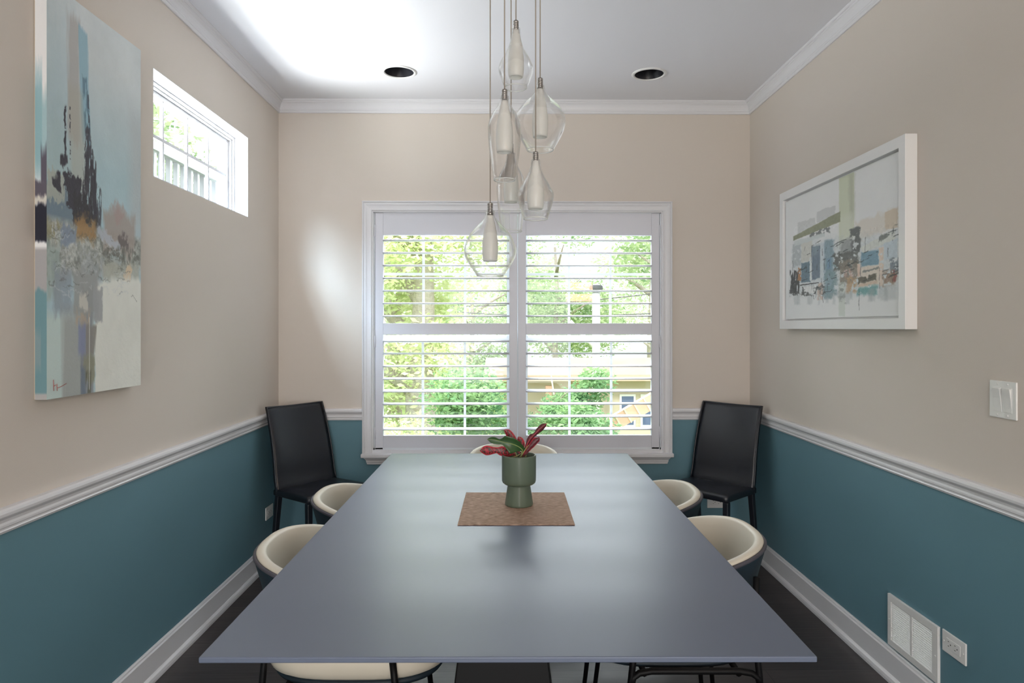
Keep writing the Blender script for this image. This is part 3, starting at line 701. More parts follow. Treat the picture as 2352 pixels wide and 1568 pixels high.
bd(mb, 'grille_frame', M['white_plastic'], bevel=.001)
bd(B(-a+.02, a-.028, -.0012, 0, .022, h-.024), 'grille_backing', M['dark'])
for q0, q1 in ((-a+.022, -.008), (.004, a-.030)):
    mb = MB()
    for k in range(18):
        z = .0245+k*.0079
        mb.add([(q0, -.0085, z+.0002), (q1, -.0085, z+.0002), (q1, -.0035, z+.0050), (q0, -.0035, z+.0050), (q0, -.0076, z-.0006), (q1, -.0076, z-.0006), (q1, -.0028, z+.0042), (q0, -.0028, z+.0042)],
               [(0, 1, 2, 3), (4, 7, 6, 5), (0, 4, 5, 1), (3, 2, 6, 7), (0, 3, 7, 4), (1, 5, 6, 2)])
    bd(mb, 'grille_slats', M['white_plastic'])
for c, z in ((-a+.011, .098), (a-.012, .090)): bd(screw(c, z, -.010), 'screw', M['white_plastic'])

# ------------------------------------------------------------------ dining table
TROT = R(-.5)
def table():
    t = thing('dining_table', 'large rectangular dining table with a satin grey glass top and dark pedestal', 'table', (.0155, 2.143, 0), TROT)
    a, b = .5365, .960
    MB().box(-a, a, -b, b, .7395, .75).build('tabletop', M['table'], t, bevel=.0022, seg=3)
    mb = MB(); mb.box(-a+.05, a-.05, -b+.05, b-.05, .731, .7393); mb.build('support_panel', M['black_metal'], t)
    mb = MB()
    mb.add([(-.175, -.42, 0), (.175, -.42, 0), (.175, .42, 0), (-.175, .42, 0), (-.085, -.34, .73), (.085, -.34, .73), (.085, .34, .73), (-.085, .34, .73)],
           [(3, 2, 1, 0), (4, 5, 6, 7), (0, 1, 5, 4), (1, 2, 6, 5), (2, 3, 7, 6), (3, 0, 4, 7)])
    mb.v = [(x-.016, y, z) for x, y, z in mb.v]; mb.build('pedestal', M['black_metal'], t, bevel=.004)
table()
t = tag(MB().box(-.1695, .1695, -.193, .193, 0, .003).build('placemat', M['weave'], None, bevel=.001, loc=(.0365, 2.163, .7501)), 'brown woven rectangular placemat under the plant pot', 'placemat')
t.rotation_euler = (0, 0, TROT)

# ------------------------------------------------------------------ potted plant
def plant():
    PX, PY, PZ = .0475, 2.19, .7532
    t = thing('potted_plant', 'red and green leafy plant in a footed sage green ceramic pot', 'potted plant', (PX, PY, PZ))
    n = 72
    def fl(prof, amp=.0007):
        vs = []; fs = []
        for r, z in prof:
            for k in range(n):
                a = 2*PI*k/n; rr = r-amp*abs(math.sin(a*6)); vs.append((rr*math.cos(a), rr*math.sin(a), z))
        for i in range(len(prof)-1):
            for k in range(n): k2 = (k+1) % n; fs.append((i*n+k, i*n+k2, (i+1)*n+k2, (i+1)*n+k))
        return MB().add(vs, fs, 0, True)
    pr = [(.001, 0), (.042, 0), (.0445, .001), (.0452, .004), (.0448, .008), (.0365, .062), (.0355, .066), (.038, .0665), (.047, .068), (.0525, .072), (.0545, .078), (.0548, .09),
          (.0548, .155), (.0544, .1600), (.0530, .1612), (.0515, .1605), (.0508, .157), (.0508, .145), (.0500, .10), (.001, .098)]
    fl(pr).build('pot', M['pot'], t)
    MB().lathe([(.0505, .140), (.035, .146), (.015, .149), (.0005, .150)], 32).build('soil', M['soil'], t)
    K = .000267
    def leaf(rib, m, name='leaf', label=None, ribmat=None, curl=.25, edge=None, ruff=0, seed=0):
        """rib: list of (X,Y,depth,half width up,half width down) in sheet units"""
        rd = random.Random(seed)
        # densify by catmull
        P = [np.array(p, float) for p in rib]; D = []
        for i in range(len(P)-1):
            p0 = P[max(i-1, 0)]; p1 = P[i]; p2 = P[i+1]; p3 = P[min(i+2, len(P)-1)]
            for q in range(5):
                s = q/5; D.append(.5*((2*p1)+(-p0+p2)*s+(2*p0-5*p1+4*p2-p3)*s*s+(-p0+3*p1-3*p2+p3)*s**3))
        D.append(P[-1]); mb = MB(); N = 9; rows = []
        for i, p in enumerate(D):
            d = D[min(i+1, len(D)-1)]-D[max(i-1, 0)]; L = math.hypot(d[0], d[1])+1e-6; nx, ny = d[1]/L, -d[0]/L
            row = []
            for k in range(N):
                w = (k-(N-1)/2)/((N-1)/2); hw = max(0, p[3] if w > 0 else p[4])*abs(w)
                sgn = 1 if w > 0 else -1
                X = p[0]+sgn*nx*hw; Y = p[1]+sgn*ny*hw
                dep = p[2]+curl*hw*abs(w)+ruff*math.sin(i*1.3+sgn)*abs(w)
                row.append(((X-1003)*K, dep*K, (497-Y)*K+.158))
            rows.append(row)
        fs = []; vs = [p for r in rows for p in r]; ms = []
        for i in range(len(rows)-1):
            for k in range(N-1):
                fs.append((i*N+k, i*N+k+1, (i+1)*N+k+1, (i+1)*N+k)); ms.append(1 if (edge and k in (0, N-2)) else 0)
        mb.add(vs, fs, 0, True); mb.m = ms
        o = mb.build(name, [m, edge] if edge else m, t)
        so = o.modifiers.new('solid', 'SOLIDIFY'); so.thickness = .0006
        if label: o['label'] = label
        if ribmat:
            rb = MB(); rb.tube([((p[0]-1003)*K, p[2]*K-.0008, (497-p[1])*K+.158) for p in D], [.0016-.0013*i/len(D) for i in range(len(D))], 6)
            rb.build('leaf_rib', ribmat, o)
        return o
    leaf([(1042, 470, 0, 3, 3), (1045, 430, -20, 18, 30), (1000, 385, -50, 70, 52), (930, 350, -70, 112, 74), (870, 335, -75, 76, 82), (815, 325, -70, 34, 78), (770, 312, -65, 42, 26), (710, 298, -60, 48, 34), (660, 292, -55, 36, 24), (622, 295, -50, 0, 0)],
         M['leaf_green'], label='broad green leaf', ribmat=M['leaf_rib'], curl=-.3)
    leaf([(985, 520, 20, 3, 3), (940, 478, 10, 22, 18), (880, 462, 0, 52, 34), (830, 458, -15, 48, 62), (785, 446, -20, 50, 62), (735, 436, -20, 32, 38), (680, 436, -15, 46, 46), (620, 436, -10, 60, 58), (575, 438, -5, 42, 46), (530, 440, 0, 0, 0)],
         M['leaf_red'], label='red speckled leaf', curl=.25, edge=M['leaf_edge'], ruff=3)
    leaf([(1020, 500, 60, 3, 3), (985, 420, 70, 26, 26), (940, 330, 90, 40, 40), (885, 250, 100, 44, 40), (850, 220, 100, 28, 26), (818, 202, 100, 0, 0)], M['leaf_red'], label='red leaf behind the green one', edge=M['leaf_edge'])
    leaf([(1035, 500, 40, 3, 3), (1042, 440, 45, 10, 20), (1035, 380, 50, 18, 42), (1022, 330, 50, 30, 40), (1008, 300, 50, 30, 26), (990, 280, 50, 0, 0)], M['leaf_red'], label='short upright red leaf', edge=M['leaf_edge'])
    leaf([(1050, 515, 10, 3, 3), (1075, 440, 0, 14, 10), (1098, 370, -10, 16, 18), (1128, 310, -15, 30, 26), (1158, 272, -15, 34, 24), (1195, 235, -15, 16, 26), (1235, 195, -15, 28, 34), (1280, 155, -15, 32, 34), (1312, 130, -15, 22, 20), (1336, 113, -15, 0, 0)],
         M['leaf_darkred'], label='dark red upright twisted leaf', ribmat=M['leaf_edge'], curl=.5, ruff=5)
    leaf([(1045, 515, -10, 3, 3), (1085, 465, -20, 16, 14), (1120, 410, -25, 22, 30), (1160, 365, -30, 34, 36), (1200, 325, -30, 44, 34), (1230, 300, -30, 34, 26), (1245, 270, -30, 0, 0)], M['leaf_darkred'], label='dark red lower right leaf', edge=M['leaf_edge'], curl=.45, ruff=5)
    for pts in ([(1010, 540, 0), (1060, 450, -20), (1120, 365, -30)], [(985, 545, 10), (965, 470, 0), (925, 430, 0)], [(900, 520, -30), (960, 505, -30), (1030, 470, -20)], [(1030, 545, 0), (1038, 480, -10), (1032, 430, -20)], [(1060, 530, -20), (1085, 500, -40), (1090, 485, -60)], [(1000, 530, -10), (1040, 480, -30), (1100, 380, -40)]):
        MB().tube([((x-1003)*K, d*K, (497-y)*K+.158) for x, y, d in pts], [.0022, .0017, .0011], 6).build('stem', M['stem'], t)
plant()

# ------------------------------------------------------------------ upholstered armchairs (local: faces +X)
def rim_z(a):
    a = abs(a)
    if a < 75: return .668-.040*(a/75)**2.2
    return .628-.130*((a-75)/60)**1.3
def plan(a, ins=0, k=1.0):
    """plan point of the wall at angle a (deg from the back), inset and scale"""
    s = math.sin(R(abs(a))); c = math.cos(R(a)); sg = 1 if a >= 0 else -1
    bx, by = (.272-ins)*k, (.272-ins)*k
    if abs(a) <= 90: return (-bx*abs(c)**.86, sg*by*s**.80)
    e = (abs(a)-90)/45
    return (.19*e, sg*by*(1-.07*e*e))
AN = [-135+270*i/54 for i in range(55)]
def make_armchair():
    t = thing('dining_armchair', 'x', 'chair', group='cream and dark teal tub dining chairs around the table')
    # outer shell: closed loft across the thickness
    def taper(z): return 1-.185*(max(0, (.668-z))/.2)**.95
    def wallmesh(out0, out1, ztop_off, zbot, roundtop, name, m, nz=8):
        rings = []
        for a in AN:
            zt = rim_z(a)+ztop_off; ring = []
            zs = [zbot+(zt-roundtop-zbot)*i/nz for i in range(nz+1)]
            for z in zs: x, y = plan(a, out0, taper(z)); ring.append((x, y, z))
            for q in (1, 2, 3):
                g = q/4*PI; f = (1-math.cos(g))/2; ins = out0+(out1-out0)*f
                z = zt-roundtop+roundtop*math.sin(g); x, y = plan(a, ins, taper(min(z, zt))); ring.append((x, y, z))
            for z in reversed(zs): x, y = plan(a, out1, taper(z)); ring.append((x, y, z))
            rings.append(ring)
        return MB().loft(rings, smooth=True, capA=True, capB=True).build(name, m, t)
    wallmesh(0, .009, -.006, .495, .002, 'outer_shell', M['shell_dark'])
    wallmesh(.0095, .037, .007, .455, .007, 'inner_lining', M['cream'])
    pts = []
    for a in AN: z = rim_z(a)-.008; x, y = plan(a, .004, taper(z)); pts.append((x, y, z))
    MB().tube(pts, .0062, 8).build('piping', M['piping'], t)
    # seat cushion
    rings = []; n = 56
    for z, k in ((.372, .80), (.376, .90), (.388, .965), (.405, .995), (.422, 1.0), (.440, .985), (.453, .94), (.462, .84), (.466, .6), (.468, .3), (.468, .02)):
        ring = []
        for i in range(n):
            g = 2*PI*i/n; c, s = math.cos(g), math.sin(g)
            ring.append((.055+.272*k*math.copysign(abs(c)**.62, c), (.262)*k*math.copysign(abs(s)**.62, s), z-.020))
        rings.append(ring)
    MB().loft(rings, smooth=True, capA=True, capB=True).build('seat', M['cream'], t)
    rings = []
    for z, k in ((.358, .80), (.358, .90), (.371, .93), (.376, .88)):
        ring = []
        for i in range(n):
            g = 2*PI*i/n; c, s = math.cos(g), math.sin(g)
            ring.append((.055+.272*k*math.copysign(abs(c)**.62, c), (.262)*k*math.copysign(abs(s)**.62, s), z-.020))
        rings.append(ring)
    MB().loft(rings, smooth=True, capA=True, capB=True).build('seat_base', M['shell_dark'], t)
    # tubular frame: an inverted U at each side, cross bars, feet
    for sy in (-1, 1):
        y0 = sy*.235
        L = []
        for i in range(7):
            g = i/6*PI/2; L.append(g)
        bar = [(-.178, sy*.271, .305), (-.172, sy*.270, .327), (-.155, sy*.268, .338), (-.12, sy*.266, .343), (.13, sy*.266, .343), (.165, sy*.268, .338), (.182, sy*.270, .327), (.188, sy*.271, .305)]
        MB().tube(bar, .0095, 10).build('side_rail', M['black_metal'], t)
        for fx, path in ((.225, [(.176, sy*.264, .425), (.184, sy*.268, .36), (.225, sy*.272, .012)]),
                         (-.205, [(-.180, sy*.238, .600), (-.176, sy*.242, .52), (-.170, sy*.262, .42), (-.176, sy*.268, .34), (-.205, sy*.272, .012)])):
            lg = MB().tube(path, [.0095]*(len(path)-1)+[.0080], 10).build('leg', M['black_metal'], t)
            MB().lathe([(.0001, 0), (.009, 0), (.0095, .004), (.009, .013), (.006, .014)], 12, c=(fx, sy*.272, 0)).build('foot_glide', M['chrome'], lg)
    for x in (-.12, .15): MB().tube([(x, -.264, .334), (x, .264, .334)], .009, 8).build('cross_bar', M['black_metal'], t)
    return t
AC = make_armchair()
place = [(-.475, 2.110, 0, 'cream and dark teal tub chair at the left side of the table, nearer the viewer'),
         (.552, 2.205, 180, 'cream and dark teal tub chair at the right side of the table, nearer the viewer'),
         (-.480, 2.720, 0, 'cream and dark teal tub chair at the left side of the table, nearer the window'),
         (.522, 2.775, 180, 'cream and dark teal tub chair at the right side of the table, nearer the window'),
         (.052, 3.600, -90, 'cream tub chair at the far end of the table, only its rim showing')]
for i, (x, y, a, lb) in enumerate(place):
    o = AC if i == 0 else copy_tree(AC)
    o.location = (x, y, 0); o.rotation_euler = (0, 0, R(a)+(TROT if abs(a) != 90 else 0)); o['label'] = lb

# ------------------------------------------------------------------ black leather chairs (local: faces +X, rear legs at x=0)
def make_black():
    t = thing('leather_chair', 'x', 'chair', group='black leather chairs in the corners')
    n = 16
    def prof(z):      # side curve of the back
        s = max(0, (z-.445)/.445); return .012-.02*s*(1-s)-.100*s**1.9+.012*math.exp(-((s)/.10)**2)
    def back(th, name, inset, hw0, hw1, z0, z1, fwd=0):
        fr = []; bk = []; zs = [z0+(z1-z0)*i/18 for i in range(19)]
        for z in zs:
            s = (z-.445)/.445; hw = hw0+(hw1-hw0)*s; r1 = []; r2 = []
            for k in range(n+1):
                w = -1+2*k/n; y = w*(hw-inset); sc = -.020*(1-w*w)*min(1, .3+s)
                e = .5*th*(1-.55*abs(w)**10)
                dz = -.006*(1-w*w)*(1 if z == zs[-1] else 0)
                r1.append((prof(z)+sc+e+fwd, y, z+dz)); r2.append((prof(z)+sc-e+fwd, y, z+dz))
            fr.append(r1); bk.append(r2)
        mb = MB(); rings = [a+list(reversed(b)) for a, b in zip(fr, bk)]
        mb.loft(rings, smooth=True, capA=True, capB=True); return mb.build(name, M['leather'], t, bevel=0)
    bk = back(.030, 'backrest', 0, .197, .183, .43, .890)
    # stitched rolled edge round the back
    P = []
    for z in [.45+.438*i/16 for i in range(17)]: s = (z-.445)/.445; P.append((prof(z)+.012, -(.197-.014*s), z))
    Q = [(p[0], -p[1], p[2]) for p in reversed(P)]
    top = []
    for k in range(1, 12): w = -1+2*k/12; top.append((prof(.888)-.020*(1-w*w)+.012, w*.183, .888-.006*(1-w*w)))
    MB().tube(P+top+Q, .0045, 8).build('stitched_edge', M['leather'], bk)
    # seat: slab with slightly dished top
    rings = []
    def outl(k, z, dish=0):
        ring = []; x0, x1, h0, h1 = .0, .312, .194, .205
        for i in range(12): a = i/11; ring.append((x0+(x1-x0)*a, -(h0+(h1-h0)*a)*k, z))
        for i in range(1, 11): a = i/11; ring.append((x1, -h1*k+2*h1*k*a, z-dish*math.sin(a*PI)*.3))
        for i in range(12): a = 1-i/11; ring.append((x0+(x1-x0)*a, (h0+(h1-h0)*a)*k, z))
        for i in range(1, 11): a = i/11; ring.append((x0, h0*k-2*h0*k*a, z))
        cx = .156; return [(cx+(p[0]-cx)*k, p[1], p[2]) for p in ring]
    MB().loft([outl(.985, .424), outl(1, .428), outl(1, .448), outl(.99, .455), outl(.95, .459), outl(.6, .456), outl(.05, .453)], smooth=True, capA=True, capB=True).build('seat', M['leather'], t)
    for sy in (-1, 1):
        for fx, tx, ty, fy, top in ((-.035, .016, .172, .178, .43), (.302, .294, .190, .193, .425)):
            w0, w1 = .0155, .013; mb = MB(); vs = []
            for (x, y, z, w) in ((fx, sy*fy, .012, w1), (tx, sy*ty, top, w0)):
                vs += [(x-w, y-w, z), (x+w, y-w, z), (x+w, y+w, z), (x-w, y+w, z)]
            mb.add(vs, [(3, 2, 1, 0), (4, 5, 6, 7), (0, 1, 5, 4), (1, 2, 6, 5), (2, 3, 7, 6), (3, 0, 4, 7)])
            lg = mb.build('leg', M['leather'], t, bevel=.006, seg=3)
            MB().lathe([(.0001, 0), (.012, 0), (.0125, .006), (.010, .013)], 14, c=(fx, sy*fy, 0)).build('foot_glide', M['chrome'], lg)
    return t
BC = make_black()
BC['label'] = 'black leather high-backed chair in the left corner by the window'
BC.location = (-1.118, 3.825, 0); BC.rotation_euler = (0, 0, R(-37))
b2 = copy_tree(BC); b2['label'] = 'black leather high-backed chair in the right corner by the window'
b2.location = (1.240, 3.832, 0); b2.rotation_euler = (0, 0, R(221))

# ------------------------------------------------------------------ pendant cluster
PEND = [
(0.037,2.150,2.2868,[(2.2621, 0.0137), (2.2429, 0.0144), (2.2224, 0.0178), (2.2045, 0.0233), (2.1881, 0.0315), (2.1634, 0.0453), (2.1401, 0.0542), (2.1222, 0.0528), (2.103, 0.0466), (2.077, 0.0357)],2.2566,2.1085,'clear teardrop pendant light hanging highest of the cluster'),
(0.001,2.040,2.0316,[(2.0108, 0.013), (1.9926, 0.0156), (1.9744, 0.026), (1.9549, 0.039), (1.9288, 0.0481), (1.9093, 0.0494), (1.8703, 0.0475), (1.8183, 0.0416), (1.7623, 0.0325)],1.9978,1.8443,'tall narrow clear pendant light just left of the large upper globe'),
(0.115,2.180,2.1171,[(2.0934, 0.0125), (2.0753, 0.0167), (2.0587, 0.0278), (2.0406, 0.0473), (2.0225, 0.064), (2.003, 0.0765), (1.9849, 0.0807), (1.9641, 0.0793), (1.939, 0.0709), (1.9154, 0.0584), (1.8889, 0.0431)],2.0823,1.9293,'large round clear pendant light high at the right of the cluster'),
(0.023,2.280,1.9351,[(1.9031, 0.0145), (1.8769, 0.0174), (1.8551, 0.0262), (1.8333, 0.0378), (1.8115, 0.0451), (1.7897, 0.0487), (1.7461, 0.0465), (1.6879, 0.0407), (1.6428, 0.0364)],1.8988,1.7388,'tall clear pendant light at the back, half hidden between three others'),
(0.095,2.060,1.8510,[(1.8274, 0.0131), (1.8037, 0.0171), (1.784, 0.0237), (1.7577, 0.0381), (1.734, 0.0513), (1.7183, 0.0552), (1.6985, 0.0519), (1.6723, 0.044), (1.6499, 0.0368)],1.8234,1.6788,'clear teardrop pendant light below the large upper globe'),
(-0.045,2.200,1.7226,[(1.6973, 0.014), (1.6777, 0.0168), (1.6636, 0.0267), (1.6468, 0.0435), (1.6258, 0.0617), (1.6047, 0.0743), (1.5739, 0.0842), (1.5486, 0.0807), (1.5276, 0.0701), (1.5066, 0.0561), (1.4883, 0.0435)],1.6819,1.5346,'large round clear pendant light hanging lowest, in front of the left shutter'),
]
def smooth_prof(p, sub=4):
    P = [np.array(q, float) for q in p]; D = []
    for i in range(len(P)-1):
        p0 = P[max(i-1, 0)]; p1 = P[i]; p2 = P[i+1]; p3 = P[min(i+2, len(P)-1)]
        for k in range(sub):
            s = k/sub; D.append(.5*((2*p1)+(-p0+p2)*s+(2*p0-5*p1+4*p2-p3)*s*s+(-p0+3*p1-3*p2+p3)*s**3))
    D.append(P[-1]); return [(float(a), float(b)) for a, b in D]
for (x, y, zc, pr, i0, i1, lb) in PEND:
    zb = pr[-1][0]; t = thing('pendant_light', lb, 'pendant light', (x, y, zb), 0, 'clear glass pendant lights over the table')
    P = smooth_prof([(r, z-zb) for z, r in pr])
    th = .0022
    inner = []
    for i, (r, z) in enumerate(P):
        a = P[max(i-1, 0)]; b = P[min(i+1, len(P)-1)]; d = Vector((b[0]-a[0], b[1]-a[1])).normalized(); nn = Vector((d[1], -d[0]))
        if nn[0] > 0: nn = -nn
        k = th; inner.append((max(.004, r+nn[0]*k), z+nn[1]*k*(0 if i in (0, len(P)-1) else 1)))
    gs = MB().lathe(P+list(reversed(inner)), 64, close=True)
    rr = P[-1][0]-th/2; gs.lathe([(rr+.0016*math.cos(a*PI/4), P[-1][1]-.0004+.0016*math.sin(a*PI/4)) for a in range(8)], 64, mi=1, close=True)
    gs.build('glass_shade', [M['clear'], M['rim']], t)
    L = i0-i1
    ip = smooth_prof([(.0105, L), (.0125, L*.90), (.0185, L*.72), (.0235, L*.50), (.0255, L*.30), (.0250, L*.15), (.0225, 0)], 3)
    ii = [(max(.003, r-.0022), z) for r, z in ip]
    MB().lathe(ip+list(reversed(ii)), 40, c=(0, 0, i1-zb), close=True).build('frosted_tube', M['frost'], t)
    h = zc-zb; pf = [(.0005, 0), (.0078, 0)]
    for k in range(5): z = -.003-k*.0055; pf += [(.0088, z), (.0088, z-.0028), (.0078, z-.0034), (.0078, z-.0050)]
    pf += [(.0098, -.031), (.0098, -.040), (.0005, -.040)]
    MB().lathe(pf, 24, c=(0, 0, h)).build('socket_cap', M['nickel'], t)
    MB().tube([(0, 0, h-.001), (0, 0, (ZC-.024)-zb)], .0019, 8).build('cord', M['cord'], t)
c = thing('ceiling_canopy', 'round brushed metal ceiling plate that the pendant cords hang from', 'ceiling canopy', (.035, 2.165, ZC-.025))
MB().lathe([(.0005, 0), (.150, 0), (.155, .003), (.155, .0248), (.0005, .0248)], 64).build('canopy_plate', M['nickel'], c)

# ------------------------------------------------------------------ outside
struct(B(-30, 30, 4.4, 60, -1.75, -1.6).build('ground', M['lawn']))
struct(B(-30, -1.9, -20, 4.4, -1.75, -1.6).build('side_yard', M['lawn']))
def leaves_mesh(name, m, blobs, n, size, parent, seed=1, flat=.0):
    n = int(n*1.6)
    r = np.random.default_rng(seed); w = np.array([b[3]*b[4]*b[5] for b in blobs])**.7; w = w/w.sum()
    k = r.choice(len(blobs), n, p=w); Bb = np.array(blobs)[k]
    d = r.normal(size=(n, 3)); d /= np.linalg.norm(d, axis=1)[:, None]; rad = r.random(n)**.45
    c = Bb[:, :3]+d*rad[:, None]*Bb[:, 3:6]*(1+.12*r.normal(size=(n, 1)))
    a = r.normal(size=(n, 3)); a[:, 2] *= .5; a /= np.linalg.norm(a, axis=1)[:, None]; b = np.cross(a, r.normal(size=(n, 3))); b /= np.linalg.norm(b, axis=1)[:, None]
    s = size*.62*(.5+.8*r.random((n, 1)))
    v = np.stack([c-a*s, c+b*s*.42-a*s*.1, c+a*s, c-b*s*.42-a*s*.1], 1).reshape(-1, 3)
    f = np.arange(n*4).reshape(n, 4); me = bpy.data.meshes.new(name); me.from_pydata(v.tolist(), [], f.tolist()); me.materials.append(m)
    o = bpy.data.objects.new(name, me); C.objects.link(o); o.parent = parent; return o
def tree(name, label, cat, x, y, zb, ht, wd, m, n, size, seed, trunk=.12, lean=0, crown_base=.35, group='trees beyond the back window'):
    t = thing(name, label, cat, (x, y, zb), 0, group); r = random.Random(seed); bl = []
    for i in range(11):
        a = r.random()*2*PI; q = r.random()**.6*wd*.62; z = ht*(crown_base+(1-crown_base)*r.random()*.88); s = wd*(.26+.2*r.random())
        bl.append((q*math.cos(a)+lean*z, q*math.sin(a)*.8, z, s, s, s*.75))
    leaves_mesh('foliage', m, bl, n, size, t, seed)
    if trunk:
        pts = [(lean*ht*.7*i/6+.04*math.sin(i*1.7), .03*math.cos(i), ht*.85*i/6) for i in range(7)]
        mb = MB().tube(pts, [trunk*(1-.12*i) for i in range(7)], 12)
        for k in range(4):
            z = ht*(.35+.12*k); a = r.random()*6.28; L = wd*.5; mb.tube([(lean*z, 0, z), (lean*z+L*.5*math.cos(a), L*.5*math.sin(a), z+L*.35), (lean*z+L*math.cos(a), L*math.sin(a), z+L*.6)], [trunk*.45, trunk*.3, trunk*.1], 8)
        mb.build('trunk', M['bark'], t)
    return t
G = -1.6
tree('tree', 'tall tree with a thick furrowed trunk seen behind the upper left shutter', 'tree', -1.15, 9.6, G, 5.6, 2.0, M['leaf_sun'], 7500, .085, 3, trunk=.30, crown_base=.42)
tree('tree', 'slender pale-trunked tree at the left edge of the back window', 'tree', -1.75, 11.2, G, 5.0, 1.7, M['leaf_sun'], 3600, .085, 5, trunk=.13, crown_base=.40)
tree('tree', 'airy yellow green tree behind the upper half of the right shutter', 'tree', 1.5, 19.8, G, 6.2, 2.6, M['leaf_mid'], 6500, .11, 8, trunk=.12)
tree('tree', 'tree whose darker boughs show in the top right panes', 'tree', 3.05, 12.5, G, 6.4, 1.6, M['leaf_mid'], 1800, .10, 9, trunk=.12, crown_base=.62)
tree('tree', 'rounded bright tree behind the centre of the two shutters', 'tree', -.9, 19, G, 4.6, 2.2, M['leaf_mid'], 4200, .10, 12, trunk=.12, crown_base=.3)
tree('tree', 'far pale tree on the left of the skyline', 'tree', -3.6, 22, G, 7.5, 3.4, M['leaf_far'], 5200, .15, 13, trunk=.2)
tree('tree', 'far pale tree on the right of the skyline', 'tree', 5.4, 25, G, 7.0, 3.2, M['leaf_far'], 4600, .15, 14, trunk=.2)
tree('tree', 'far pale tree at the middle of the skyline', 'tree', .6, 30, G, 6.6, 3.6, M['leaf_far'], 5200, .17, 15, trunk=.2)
tree('shrub', 'dense green shrub below the middle of the left shutter', 'shrub', -.42, 7.8, G, 2.45, 1.05, M['leaf_deep'], 7000, .055, 21, trunk=0, crown_base=.15, group='shrubs below the back window')
tree('shrub', 'yellow green sunlit shrub at the lower left of the back window', 'shrub', -1.55, 8.2, G, 1.9, 1.0, M['leaf_sun'], 4200, .055, 22, trunk=0, crown_base=.1, group='shrubs below the back window')
tree('shrub', 'green feathery shrub behind the left half of the right shutter', 'shrub', .60, 8.3, G, 2.75, .9, M['leaf_deep'], 7600, .055, 23, trunk=.03, crown_base=.2, group='shrubs below the back window')
tree('shrub', 'low green shrub behind the lower middle of the right shutter', 'shrub', 1.12, 7.2, G, 2.3, .66, M['leaf_deep'], 5000, .055, 24, trunk=0, crown_base=.1, group='shrubs below the back window')
tree('shrub', 'broad-leaved light green shrub at the lower right of the back window', 'shrub', 1.35, 5.9, G, 2.15, .50, M['leaf_mid'], 1300, .075, 25, trunk=0, crown_base=.2, group='shrubs below the back window')
tree('shrub', 'pale shrub filling the bottom left corner of the view', 'shrub', -2.2, 10.2, G, 2.2, 1.3, M['leaf_sun'], 3200, .07, 27, trunk=0, crown_base=.1, group='shrubs below the back window')
# neighbour's low house
h = thing('garden_house', 'low cream house with a pale roof and blue windows seen through the right shutter', 'building', (2.3, 13.6, G))
mb = MB(); mb.box(-2.3, 2.6, 0, 3.2, 0, 2.0); mb.build('house_wall', M['siding'], h)
mb = MB(); mb.add([(-2.7, -.5, 2.02), (3.0, -.5, 2.02), (3.0, 1.6, 2.26), (-2.7, 1.6, 2.26), (-2.7, 3.6, 2.02), (3.0, 3.6, 2.02), (-2.7, -.5, 1.90), (3.0, -.5, 1.90), (-2.7, 3.6, 1.90), (3.0, 3.6, 1.90)],
                 [(0, 1, 2, 3), (3, 2, 5, 4), (6, 7, 1, 0), (6, 8, 9, 7), (0, 3, 4, 8, 6), (1, 7, 9, 5, 2), (4, 5, 9, 8)]); mb.build('house_roof', M['shingle'], h)
for x in (-.0, .42, .84): 
    f = MB().box(x, x+.32, -.03, -.001, .95, 1.6).build('house_window_frame', M['siding_white'], h); MB().box(x+.04, x+.28, -.034, -.0305, .99, 1.56).build('house_window_pane', M['blue_glass'], f)
for x in (-2.2, -1.5, -.75): MB().box(x, x+.12, -.42, -.30, 0, 1.80).build('porch_post', M['wood_tan'], h)
p = thing('timber_ramp', 'pale pinkish timber beam slanting behind the leaves at the lower right', 'timber beam', (1.55, 8.6, .22))
T = Matrix.Rotation(R(-30), 4, 'Y'); mb = MB(); mb.box(-.9, .9, -.06, .06, -.09, .09, T=T); mb.build('beam', M['wood_tan'], p)
mb = MB()
for k in range(13): mb.box(-.85+k*.14, -.83+k*.14, -.075, -.061, -.095, .095, T=T)
mb.build('beam_slats', M['siding'], p)
for x, top in ((-.6, -.42), (.6, .26)): MB().box(x-.04, x+.04, .0, .08, G-.22, top).build('beam_post', M['wood_tan'], p)
p = thing('utility_pole', 'pale utility pole with a slanted brace and lamp seen through the right shutter', 'utility pole', (1.72, 12.75, G))
MB().tube([(0, 0, 0), (0, 0, 3.58)], .075, 14).build('pole_shaft', M['pole'], p); MB().tube([(-.48, .05, 3.05), (.02, 0, 2.5)], .035, 8).build('brace', M['pole'], p)
MB().lathe([(.001, 3.72), (.10, 3.72), (.125, 3.70), (.125, 3.60), (.05, 3.585), (.001, 3.585)], 16).build('lamp_head', M['wire'], p)
for i, (a, b, lb) in enumerate((((-3.5, 14.5, 1.85), (8, 16.5, 3.0), 'upper thin utility wire crossing behind the right shutter'), ((-3.5, 14.6, 1.9), (8, 15.6, 2.2), 'lower thin utility wire crossing behind the right shutter'))):
    n = 14; pts = [tuple(Vector(a).lerp(Vector(b), k/n)-Vector((0, 0, .45*4*(k/n)*(1-k/n)))) for k in range(n+1)]
    tag(MB().tube(pts, .011, 6).build('utility_wire', M['wire']), lb, 'wire', 'utility wires')
